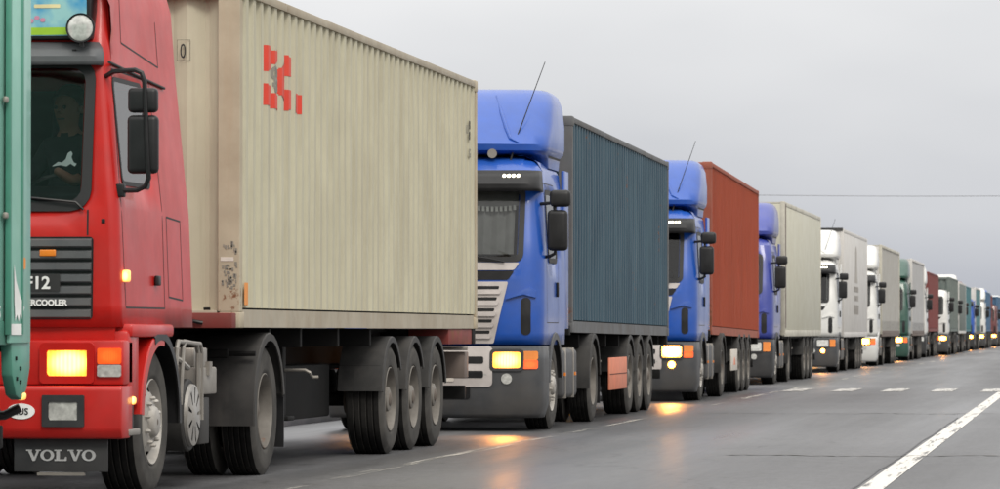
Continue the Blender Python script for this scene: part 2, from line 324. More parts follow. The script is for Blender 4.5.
def text(name, s, size, m, parent, loc, face, bold=0.0, sx=1.0, ext=0.002, align='LEFT', shear=0.0):
    c = bpy.data.curves.new(name, 'FONT'); c.body = s; c.size = size; c.extrude = ext; c.offset = bold; c.align_x = align; c.resolution_u = 3; c.shear = shear
    t = bpy.data.objects.new(name, c); COL.objects.link(t)
    dg = bpy.context.evaluated_depsgraph_get(); me = bpy.data.meshes.new_from_object(t.evaluated_get(dg)); me.name = name
    bpy.data.objects.remove(t); me.materials.clear(); me.transform(Matrix.Diagonal((sx, 1, 1, 1)))
    o = link(name, me, m, parent, loc, {'front': (pi / 2, 0, 0), 'left': (pi / 2, 0, pi / 2)}[face])
    return o

# ------------------------------------------------------------------ wheels (mesh data shared by every truck)
R = 0.50
def tyre_mesh(w, name):
    h = w / 2; p = [(-h * .80, .285), (-h * .98, .33), (-h * 1.02, .40), (-h * .95, .46), (-h * .86, .488), (-h * .80, R)]
    for g in (-.5, -.17, .17, .5): p += [(h * (g - .055), R + .002), (h * (g - .045), R - .014), (h * (g + .045), R - .014), (h * (g + .055), R + .002)]
    p += [(h * .80, R), (h * .86, .488), (h * .95, .46), (h * .99, .445), (h * 1.0, .435), (h * 1.02, .40), (h * .985, .345), (h * .99, .335), (h * .95, .31), (h * .80, .285)]
    me = MB().lathe(p, n=48).mesh(name, ang=30)
    me.materials.append(M['rubber']); me.materials.append(M['sidewall'])
    for q in me.polygons: q.material_index = 1 if abs(q.normal.x) > .55 else 0
    return me
TY_F, TY_T, TY_D = tyre_mesh(.30, 'tyre_front'), tyre_mesh(.35, 'tyre_trailer'), tyre_mesh(.27, 'tyre_dual')
def rim_mesh(kind):
    mb = MB()
    if kind == 'front':     # disc bulges outwards, hand holes near the edge
        p = [(.10, .292), (.138, .296), (.145, .29), (.128, .278), (.095, .268), (.085, .255), (.10, .235), (.118, .205), (.130, .175), (.137, .15), (.140, .115), (.158, .108), (.172, .098), (.18, .085), (.182, 0.001)]
        mb.lathe(p, n=40, skip=lambda k, j: j == 6 and k % 4 in (0, 1))
        nr, nx, nn = .162, .136, 10
    elif kind == 'dual':    # deep dish
        p = [(.10, .292), (.125, .296), (.13, .288), (.11, .276), (.0, .262), (-.06, .255), (-.075, .235), (-.062, .20), (-.055, .17), (-.05, .13), (.0, .122), (.055, .112), (.062, .095), (.065, .001)]
        mb.lathe(p, n=40, skip=lambda k, j: j == 6 and k % 4 in (0, 1))
        nr, nx, nn = .15, -.052, 10
    else:
        p = [(.13, .292), (.165, .296), (.17, .288), (.15, .276), (.05, .258), (-.02, .250), (-.035, .236), (-.025, .200), (-.02, .17), (-.015, .135), (.08, .125), (.15, .11), (.16, .09), (.162, .001)]
        mb.lathe(p, n=40, skip=lambda k, j: j == 6 and k % 4 in (0, 1))
        nr, nx, nn = .155, -.018, 10
    for k in range(nn):
        a = 2 * pi * (k + .5) / nn; y, z = nr * cos(a), nr * sin(a)
        mb.lathe([(nx - .01, .016), (nx + .022, .016), (nx + .032, .008), (nx + .032, .001)], (0, y, z), n=6)
    return mb.mesh('rim_' + kind, ang=40)
RIM = {k: rim_mesh(k) for k in ('front', 'dual', 'trailer')}
def hub_mesh(x0, x1): return MB().lathe([(x0, .001), (x0, .13), (x0 + .06, .14), (x1 - .03, .075), (x1, .06), (x1 + .012, .02), (x1 + .012, .001)], n=20).mesh('hub')
HUBM = {'front': hub_mesh(-.25, .17), 'dual': hub_mesh(-.45, .07), 'trailer': hub_mesh(-.25, .168)}
def wheel(parent, x, y, kind, side, rimmat, axle=False):
    """x: outer face of the wheel, side: +1 for the camera side."""
    dist = {'front': .155, 'dual': .135, 'trailer': .178}[kind]
    h = link('wheel', HUBM[kind], M['hub'], parent, (side * (x - dist), y, R), (random.uniform(0, 6), 0, 0 if side > 0 else pi))
    t = link('tyre', {'front': TY_F, 'dual': TY_D, 'trailer': TY_T}[kind], M['rubber'], h)
    r = bpy.data.objects.new('rim', RIM[kind]); COL.objects.link(r); r.parent = h
    if not RIM[kind].materials: RIM[kind].materials.append(M['rim'])
    r.material_slots[0].link = 'OBJECT'; r.material_slots[0].material = rimmat
    if kind == 'dual': link('tyre', TY_D, M['rubber'], h, (-.32, 0, 0))
    return h

def guard(mb, x0, x1, yc, zc, r, a0, a1, lip=0.045, n=14):
    """Arched mudguard: a curved sheet with a turned-down lip at its outer edge. Angles in degrees, 0 = front, 90 = top, 180 = rear."""
    A = [radians(a0 + (a1 - a0) * i / n) for i in range(n + 1)]
    prof = [(x0, r), (x0, r + .012), (x1 - .01, r + .012), (x1, r + .004), (x1, r - lip), (x1 - .012, r - lip), (x1 - .012, r)]
    vs = [(x, yc - rr * cos(a), zc + rr * sin(a)) for a in A for x, rr in prof]; m = len(prof)
    fs = [(i * m + j, i * m + (j + 1) % m, (i + 1) * m + (j + 1) % m, (i + 1) * m + j) for i in range(n) for j in range(m)]
    fs += [tuple(range(m)), tuple(range(n * m + m - 1, n * m - 1, -1))]
    return mb.add(vs, fs)

# ------------------------------------------------------------------ the setting: ground, road, verge
def asphalt():
    m = bpy.data.materials.new('asphalt'); t, b = nodes_of(m); l = t.links.new
    g = t.nodes.new('ShaderNodeTexCoord')
    def noise(scale, det, vec, rough=0.55):
        n = t.nodes.new('ShaderNodeTexNoise'); n.inputs['Scale'].default_value = scale; n.inputs['Detail'].default_value = det; n.inputs['Roughness'].default_value = rough; l(vec, n.inputs['Vector']); return n.outputs['Fac']
    def rng(s, a, bb, lo, hi):
        x = t.nodes.new('ShaderNodeMapRange'); x.inputs[1].default_value = a; x.inputs[2].default_value = bb; x.inputs[3].default_value = lo; x.inputs[4].default_value = hi; l(s, x.inputs[0]); return x.outputs[0]
    def mul(a, bb):
        x = t.nodes.new('ShaderNodeMath'); x.operation = 'MULTIPLY'; l(a, x.inputs[0]); l(bb, x.inputs[1]); return x.outputs[0]
    o = g.outputs['Object']
    mp = t.nodes.new('ShaderNodeMapping'); mp.inputs['Scale'].default_value = (1.3, 0.05, 1); l(o, mp.inputs[0])
    tracks = rng(noise(1.0, 3, mp.outputs[0]), 0.3, 0.7, 0.68, 1.3)          # worn wheel tracks along the lanes
    patch_ = rng(noise(0.16, 4, o), 0.35, 0.65, 0.85, 1.15)
    grit = rng(noise(38, 4, o, 0.75), 0.3, 0.7, 0.55, 1.5)
    stones = rng(noise(7, 6, o, 0.75), 0.35, 0.65, 0.75, 1.25)
    k = mul(mul(tracks, patch_), mul(grit, stones))
    v = t.nodes.new('ShaderNodeTexVoronoi'); v.feature = 'DISTANCE_TO_EDGE'; v.inputs['Scale'].default_value = 0.11
    wp = t.nodes.new('ShaderNodeVectorMath'); wp.operation = 'MULTIPLY_ADD'; nz = t.nodes.new('ShaderNodeTexNoise'); nz.inputs['Scale'].default_value = 0.9; nz.inputs['Detail'].default_value = 5
    l(o, nz.inputs['Vector']); l(nz.outputs['Color'], wp.inputs[0]); wp.inputs[1].default_value = (2.2, 2.2, 0); l(o, wp.inputs[2]); l(wp.outputs[0], v.inputs['Vector'])
    crack = rng(v.outputs['Distance'], 0.0006, 0.0022, 0.45, 1.0)
    k = mul(k, crack)
    c = t.nodes.new('ShaderNodeVectorMath'); c.operation = 'SCALE'; c.inputs[0].default_value = (0.070, 0.070, 0.073); l(k, c.inputs['Scale']); l(c.outputs[0], b.inputs['Base Color'])
    l(rng(noise(0.5, 5, mp.outputs[0]), 0.3, 0.7, 0.24, 0.64), b.inputs['Roughness'])
    b.inputs['Specular IOR Level'].default_value = 0.4
    bp = t.nodes.new('ShaderNodeBump'); bp.inputs['Strength'].default_value = 0.35; bp.inputs['Distance'].default_value = 0.006; l(noise(70, 3, o, 0.7), bp.inputs['Height']); l(bp.outputs[0], b.inputs['Normal'])
    return m
def worn_paint(name, col, wear, scale=3.0):
    m = bpy.data.materials.new(name); t, b = nodes_of(m); l = t.links.new
    g = t.nodes.new('ShaderNodeTexCoord'); n = t.nodes.new('ShaderNodeTexNoise'); n.inputs['Scale'].default_value = scale; n.inputs['Detail'].default_value = 9; n.inputs['Roughness'].default_value = 0.72
    mp = t.nodes.new('ShaderNodeMapping'); mp.inputs['Scale'].default_value = (4, 0.16, 1); l(g.outputs['Object'], mp.inputs[0]); l(mp.outputs[0], n.inputs['Vector'])
    x = t.nodes.new('ShaderNodeMapRange'); x.inputs[1].default_value = wear - 0.05; x.inputs[2].default_value = wear + 0.05; l(n.outputs['Fac'], x.inputs[0]); l(x.outputs[0], b.inputs['Alpha'])
    n2 = t.nodes.new('ShaderNodeTexNoise'); n2.inputs['Scale'].default_value = 20; n2.inputs['Detail'].default_value = 5; l(g.outputs['Object'], n2.inputs['Vector'])
    c = t.nodes.new('ShaderNodeMix'); c.data_type = 'RGBA'; l(n2.outputs['Fac'], c.inputs[0]); c.inputs[6].default_value = (*[k * 0.7 for k in col], 1); c.inputs[7].default_value = (*[min(k * 1.15, 0.85) for k in col], 1); l(c.outputs[2], b.inputs['Base Color'])
    b.inputs['Roughness'].default_value = 0.6
    return m
M['paint'] = worn_paint('road_paint', (0.62, 0.60, 0.56), 0.415)
M['paint_worn'] = worn_paint('worn_road_paint', (0.50, 0.48, 0.43), 0.55, 1.2)
M['asphalt'] = asphalt()
M['earth'] = mat('pale_verge_earth', (0.30, 0.285, 0.26), 0.9, var=0.25, scale=0.6, dirt=0.4, dirtcol=(0.16, 0.15, 0.11), dscale=0.3)
M['concrete'] = mat('pale_concrete', (0.52, 0.50, 0.50), 0.6, var=0.12, scale=1.5, dirt=0.4, dirtcol=(0.34, 0.32, 0.31), bump=0.2)

def sheet(x0, x1, y0, y1, z, ny=1):
    mb = MB()
    for i in range(ny):
        a, b = y0 + (y1 - y0) * i / ny, y0 + (y1 - y0) * (i + 1) / ny
        mb.add([(x0, a, z), (x1, a, z), (x1, b, z), (x0, b, z)], [(0, 1, 2, 3)])
    return mb
g = obj('ground', sheet(-4000, 4000, -1500, 6000, -0.02), M['earth']); tag(g, 'pale bare earth stretching away on both sides of the road', 'ground', kind='structure')
road = obj('road', sheet(-9.35, 7.0, -60, 900, 0.0), M['asphalt']); tag(road, 'worn grey asphalt road beside the queue of trucks', 'road', kind='structure')
verge = obj('pavement', MB().box(-15.5, -9.5, -60, 900, -0.05, 0.03), M['concrete']); tag(verge, 'pale concrete strip along the road behind the trucks', 'pavement', kind='structure')
kb = obj('kerb', MB().box(-9.5, -9.35, -60, 900, -0.05, 0.13), M['concrete'], bevel=0.02); tag(kb, 'low pale kerb behind the trucks', 'kerb', kind='structure')
obj('lane_line', sheet(-1.60, -1.42, 5, 400, 0.004), M['paint'], road)
obj('edge_line', sheet(-5.71, -5.58, 5, 400, 0.004), M['paint_worn'], road)
zs = sheet(-.20, .20, 76.2, 80.2, 0.0).mesh('crossing_stripe')
M['paint_cross'] = worn_paint('crossing_paint', (0.50, 0.49, 0.46), 0.46)
for i in range(8): link('crossing_stripe', zs, M['paint_cross'], road, (-5.42 + .925 * i, 0, 0.008))

def crack(pts, w, z=0.0045):
    random.seed(len(pts)); mb = MB(); vs = []
    for i, (x, y) in enumerate(pts):
        a, b = pts[max(i - 1, 0)], pts[min(i + 1, len(pts) - 1)]; d = Vector((b[0] - a[0], b[1] - a[1])).normalized(); ww = w * random.uniform(.4, 1.3)
        vs += [(x - d.y * ww, y + d.x * ww, z), (x + d.y * ww, y - d.x * ww, z)]
    return mb.add(vs, [(2 * i, 2 * i + 1, 2 * i + 3, 2 * i + 2) for i in range(len(pts) - 1)])
random.seed(21)
M['tar'] = mat('crack_tar', (0.018, 0.018, 0.019), 0.45); M['pale_crack'] = mat('pale_crack_edge', (0.125, 0.122, 0.12), 0.8)
def wander(n, x, y, dx, dy, jit):
    P = []; a = b = 0.0
    for k in range(n):
        a = a * .85 + random.uniform(-1, 1) * jit; b = b * .85 + random.uniform(-1, 1) * jit
        P.append((x + dx * k + a * abs(dy) / (abs(dx) + abs(dy)), y + dy * k + b * 3 * abs(dx) / (abs(dx) + abs(dy))))
    return P
obj('crack', crack(wander(70, -1.64, 26, 0, .4, .006), .009), M['tar'], road)
obj('crack', crack(wander(60, -3.2, 37.0, .07, 0.0, .05), .05), M['pale_crack'], road)
obj('crack', crack(wander(90, -5.3, 56.0, .05, 0.0, .05), .04), M['pale_crack'], road)

# ------------------------------------------------------------------ containers
PITCH, DEEP = 0.278, 0.046
def corr(y):
    """Depth (0 = outermost, negative inwards) of a corrugated wall at y."""
    t = (y / PITCH) % 1.0
    if t < .34: return 0.0
    if t < .46: return -DEEP * (t - .34) / .12
    if t < .88: return -DEEP
    return -DEEP * (1 - (t - .88) / .12)
def corr_ys(L0, L1):
    ys = [L0]; k = math.floor(L0 / PITCH)
    while k * PITCH < L1:
        for t in (0, .34, .46, .88):
            y = (k + t) * PITCH
            if L0 + .004 < y < L1 - .004: ys.append(y)
        k += 1
    return ys + [L1]
HW = 1.219
def container(label, Lc, H, loc, rot, panel, rail, post, seed=0, group='shipping containers on the queueing trucks', dent=0.006):
    t = thing('shipping_container', label, 'container', loc, rot, group)
    def dn(y, z): return dent * (mnoise.noise(Vector((y * .8 + seed * 9.1, z * 1.1, seed))) + .5 * mnoise.noise(Vector((y * 3, z * 2.2, seed + 5))))
    ys = corr_ys(.10, Lc - .10); zr = [.15 + (H - .15 - .06) * i / 9 for i in range(10)]
    for sd in (1, -1):
        vs = [(sd * (HW - .012 + corr(y) + (dn(y, z) if 0 < i < 9 else 0)), y, z) for i, z in enumerate(zr) for y in ys]; n = len(ys)
        me = MB().add(vs, [(i * n + j, i * n + j + 1, (i + 1) * n + j + 1, (i + 1) * n + j) for i in range(9) for j in range(n - 1)]).mesh('side_panel', ang=20)
        link('side_panel', me, panel, t)
        obj('top_rail', MB().box(sd * HW, sd * (HW - .06), .178, Lc - .178, H - .075, H - .008), rail, t, bevel=.006)
        obj('bottom_rail', MB().prism([(sd * (HW - .016), .0), (sd * (HW - .016), .136), (sd * (HW - .06), .136), (sd * (HW - .06), .012), (sd * (HW - .12), .012), (sd * (HW - .12), .0)], 'y', .178, Lc - .178), rail, t)
    xs = corr_ys(-HW + .16, HW - .16)
    vs = [(x, .05 - corr(x + .1) * 1.2, z) for z in (.13, H - .10) for x in xs]; n = len(xs)
    obj('front_panel', MB().add(vs, [(j, j + 1, n + j + 1, n + j) for j in range(n - 1)]), panel, t, ang=20)
    obj('roof', sheet(-HW + .05, HW - .05, .06, Lc - .06, H - .02), panel, t)
    obj('floor', MB().box(-HW + .075, HW - .075, .10, Lc - .10, .012, .152), M['frame'], t)
    for yy, s in ((0.0, 1), (Lc, -1)):
        obj('header', MB().box(-HW + .16, HW - .16, yy + s * .004, yy + s * .10, H - .11, H - .004), rail, t, bevel=.006)
        obj('sill', MB().box(-HW + .178, HW - .178, yy + s * .004, yy + s * .12, .004, .13), rail, t, bevel=.006)
        for sd in (1, -1):
            obj('corner_post', MB().prism([(sd * (HW - .004), yy + s * .002), (sd * (HW - .17), yy + s * .002), (sd * (HW - .17), yy + s * .04), (sd * (HW - .10), yy + s * .07), (sd * (HW - .08), yy + s * .115), (sd * (HW - .004), yy + s * .115)], 'z', .118, H - .118), post, t, bevel=.004, seg=1)
            for z0, z1 in ((-.004, .118), (H - .118, H + .004)):
                obj('corner_casting', MB().box(sd * HW, sd * (HW - .162), yy - s * .004, yy + s * .178, z0, z1), post, t, bevel=.012)
    for sd in (1, -1):
        d = obj('door', MB().box(sd * .01, sd * (HW - .17), Lc - .07, Lc - .03, .14, H - .12), panel, t, bevel=.008)
        for x in (.35, .78): obj('lock_rod', MB().tube([(sd * x, Lc + .0, .06), (sd * x, Lc + .0, H - .06)], .017), M['steel'], d)
    return t

def decal(name, t, m, y0, y1, z0, z1, inside, st=.012):
    """Paint that follows the corrugation: runs of cells where inside(y, z) holds, laid 3 mm proud of the wall."""
    mb = MB(); ys = sorted(set([y0 + st * i for i in range(int((y1 - y0) / st) + 1)] + [y for y in corr_ys(y0, y1)]))
    nz = int((z1 - z0) / st)
    for a, b in zip(ys, ys[1:]):
        if b - a < 1e-4: continue
        ym = (a + b) / 2; run = None
        for k in range(nz + 1):
            on = k < nz and inside(ym, z0 + (k + .5) * st)
            if on and run is None: run = k
            if not on and run is not None:
                p = [(HW - .0085 + corr(y), y, z0 + kk * st) for y, kk in ((a, run), (b, run), (b, k), (a, k))]; run = None
                mb.add(p, [(0, 1, 2, 3)])
    return obj(name, mb, m, t)

# ------------------------------------------------------------------ semi-trailers
def running_gear(t, zb, axles, frame, rimmat, guards=True, legs_y=3.2, side=HW):
    for sd in (1, -1):
        obj('chassis_beam', MB().prism([(sd * .40, zb - .002), (sd * .56, zb - .002), (sd * .56, zb - .035), (sd * .49, zb - .035), (sd * .49, zb - .36), (sd * .56, zb - .36), (sd * .56, zb - .38), (sd * .40, zb - .38)], 'y', 1.4, axles[-1] + 2.4), frame, t)
        for ya in axles: wheel(t, side, ya, 'trailer', sd, rimmat)
        lg = obj('landing_leg', MB().box(sd * .80, sd * .93, legs_y - .07, legs_y + .07, .42, zb - .03), frame, t, bevel=.01)
        obj('foot', MB().box(sd * .74, sd * .99, legs_y - .14, legs_y + .14, .38, .42), frame, lg, bevel=.01)
        obj('crank_handle', MB().tube([(sd * .93, legs_y + .02, .80), (sd * 1.10, legs_y + .02, .80), (sd * 1.14, legs_y + .02, .78), (sd * 1.14, legs_y + .14, .74), (sd * 1.19, legs_y + .15, .74)], .014), M['steel'], lg)
        if guards:
            for i, ya in enumerate(axles):
                obj('mudguard', guard(MB(), sd * (side - .40), sd * (side + .012), ya, R, .565, 8, 150 if i < 2 else 168), M['guard'], t)
                obj('mudguard_bracket', MB().tube([(sd * .5, ya - .47, .80), (sd * (side - .02), ya - .47, .80)], .018), M['frame'], t)
    for ya in axles:
        obj('axle', MB().tube([(-side + .3, ya, R), (side - .3, ya, R)], .065, 12), frame, t)
        obj('air_spring', MB().lathe([(0, .11), (.06, .13), (.16, .13), (.22, .10)], (.52, ya + .35, zb - .60), n=14, axis='z'), M['frame'], t)
    for yy in [1.6, 2.9, 4.6, 6.2, axles[-1] + 1.0, axles[-1] + 2.2]:
        obj('cross_member', MB().box(-side + .09, side - .09, yy - .04, yy + .04, zb - .16, zb - .003), frame, t, bevel=.006)
    for sd in (1, -1): obj('dark_filler_box', MB().box(sd * .12, sd * .78, legs_y + .5, axles[0] - .75, .36, zb - .32), M['frame'], t, bevel=.02)  # made-up dark boxes added to block the see-through gap and blacken the underside
    obj('underrun_bar', MB().box(-side + .08, side - .08, axles[-1] + 2.35, axles[-1] + 2.45, .42, .56), frame, t, bevel=.012)

def chassis_trailer(label, loc, rot, zb, axles, frame, bolster, rimmat, **k):
    t = thing('container_trailer', label, 'trailer', loc, rot, 'container trailers in the queue')
    running_gear(t, zb, axles, frame, rimmat, **k)
    obj('gooseneck', MB().box(-.5, .5, -.20, 1.5, zb - .18, zb - .02), frame, t, bevel=.01)
    obj('front_bolster', MB().box(-1.20, 1.20, -.20, -.045, zb - .005, zb + .11), bolster, t, bevel=.008)
    for sd in (1, -1):
        obj('twist_lock', MB().tube([(sd * .98, -.215, zb + .035), (sd * .90, -.235, zb + .05), (sd * .84, -.23, zb + .04), (sd * .80, -.215, zb + .055)], .014), M['black'], t)
    obj('rear_bolster', MB().box(-1.20, 1.20, axles[-1] + 2.50, axles[-1] + 2.70, zb - .16, zb - .003), frame, t, bevel=.008)
    return t

def body_trailer(name, label, loc, rot, zb, ztop, Lb, axles, wall, rail, rimmat, skirt=None, seams=0, curtain=False, bump=None):
    t = thing(name, label, 'trailer', loc, rot, 'box and curtain trailers in the queue'); w = 1.25
    running_gear(t, zb, axles, M['frame'], rimmat, side=1.22)
    obj('front_wall', MB().box(-w + .02, w - .02, 0, .05, zb, ztop - .05), wall if not curtain else M['boxwhite'], t, bevel=.012)
    for sd in (1, -1):
        if curtain:      # a tarpaulin that bellies in and out between its straps
            ys = [.06 + (Lb - .12) * i / 80 for i in range(81)]; zr = [zb + .02 + (ztop - .12 - zb) * i / 8 for i in range(9)]
            vs = [(sd * (w - .02 + .018 * sin(pi * i / 8) * sin(y * 5.0 + sin(z * 2)) + .010 * mnoise.noise(Vector((y, z * 2, sd)))), y, z) for i, z in enumerate(zr) for y in ys]
            cu = obj('curtain', MB().add(vs, [(i * 81 + j, i * 81 + j + 1, (i + 1) * 81 + j + 1, (i + 1) * 81 + j) for i in range(8) for j in range(80)]), wall, t)
            for j in range(12):
                y = .6 + (Lb - 1.2) * j / 11; obj('strap', MB().box(sd * (w + .004), sd * (w + .012), y - .02, y + .02, zb - .02, zb + .42), M['plastic'], cu)
            obj('skirt', MB().box(sd * (w + .005), sd * (w - .05), .05, Lb - .05, zb - .10, zb + .10), skirt or rail, t, bevel=.006)
        else:
            n = max(1, seams)
            for j in range(n):      # side wall panels with joints between them
                a, b = .06 + (Lb - .12) * j / n, .06 + (Lb - .12) * (j + 1) / n
                obj('side_panel', MB().box(sd * w, sd * (w - .04), a + .003, b - .003, zb + .10, ztop - .10), wall, t, bevel=.004)
            obj('bottom_rail', MB().box(sd * (w + .008), sd * (w - .05), .02, Lb, zb - .04, zb + .10), rail, t, bevel=.008)
        obj('top_rail', MB().box(sd * (w + .010), sd * (w - .06), .02, Lb, ztop - .10, ztop), rail, t, bevel=.015)
        for y0, y1 in ((-.012, .10), (Lb - .10, Lb + .012)):
            obj('corner_post', MB().box(sd * (w + .014), sd * (w - .09), y0, y1, zb - .02, ztop + .004), rail, t, bevel=.02)
        d = obj('door', MB().box(sd * .01, sd * (w - .10), Lb - .05, Lb, zb, ztop - .1), wall, t, bevel=.006)
    obj('roof', MB().box(-w + .05, w - .05, .05, Lb - .05, ztop - .04, ztop - .01), rail, t)
    obj('floor', MB().box(-w + .06, w - .06, .05, Lb - .05, zb - .08, zb), M['frame'], t)
    return t

# ------------------------------------------------------------------ tractor units: shared pieces
def tractor_chassis(t, ya, yd, x_out, rimF, rimD, frame):
    for sd in (1, -1):
        obj('chassis_rail', MB().box(sd * .36, sd * .46, .5, yd + .75, .62, .90), frame, t, bevel=.008)
        wheel(t, x_out, ya, 'front', sd, rimF); wheel(t, x_out - .01, yd, 'dual', sd, rimD)
    obj('axle', MB().tube([(-.95, ya, R - .02), (.95, ya, R - .02)], .06, 10), frame, t)
    obj('axle', MB().tube([(-.8, yd, R), (.8, yd, R)], .10, 12), frame, t)
    obj('differential', MB().lathe([(-.22, .001), (-.18, .14), (0, .24), (.18, .14), (.22, .001)], (0, yd, R), n=20), frame, t)
    obj('fifth_wheel', MB().lathe([(0, .001), (0, .48), (.06, .48), (.06, .001)], (0, yd - .1, .96), n=24, axis='z'), frame, t)
    obj('engine', MB().box(-.42, .42, .45, 1.75, .45, 1.02), M['black'], t, bevel=.05)
def rounded(name, m, parent, c, s, bev=.03, rot=(0, 0, 0), seg=3):
    return obj(name, MB().box(-s[0] / 2, s[0] / 2, -s[1] / 2, s[1] / 2, -s[2] / 2, s[2] / 2), m, parent, c, rot, bevel=bev, seg=seg)
def seam(fn, pts, wd=.006, off=.0015):
    """A thin dark joint along a line of (u, v) points."""
    mb = MB()
    for (u0, v0), (u1, v1) in zip(pts, pts[1:]):
        d = Vector((u1 - u0, v1 - v0)); n = Vector((-d.y, d.x)).normalized() * wd
        k = max(1, int(d.length / .12))
        for i in range(k):
            a = (u0 + d.x * i / k, v0 + d.y * i / k); b = (u0 + d.x * (i + 1) / k, v0 + d.y * (i + 1) / k)
            mb.add([fn(a[0] - n.x, a[1] - n.y, off), fn(b[0] - n.x, b[1] - n.y, off), fn(b[0] + n.x, b[1] + n.y, off), fn(a[0] + n.x, a[1] + n.y, off)], [(0, 1, 2, 3)])
    return mb
def interior(t, floor, yb, dash_y, w=1.1, seats=True, top=2.9):
    obj('dashboard', MB().prism([(dash_y, floor + .25), (dash_y, floor + .62), (dash_y + .12, floor + .68), (dash_y + .42, floor + .62), (dash_y + .5, floor + .45), (dash_y + .45, floor + .25)], 'x', -w, w), M['interior'], t, bevel=.03)
    obj('rear_lining', MB().box(-w, w, yb - .08, yb - .04, floor, top), M['interior'], t)
    obj('cab_floor', MB().box(-w, w, dash_y, yb - .08, floor - .05, floor), M['interior'], t)
    if seats:
        for sx in (.62, -.62):
            s = obj('seat', MB().box(sx - .25, sx + .25, dash_y + .65, dash_y + 1.15, floor + .35, floor + .50), M['seat'], t, bevel=.05, seg=3)
            obj('backrest', MB().prism([(dash_y + 1.10, floor + .48), (dash_y + 1.24, floor + 1.25), (dash_y + 1.34, floor + 1.25), (dash_y + 1.24, floor + .48)], 'x', sx - .23, sx + .23), M['seat'], s, bevel=.04, seg=3)

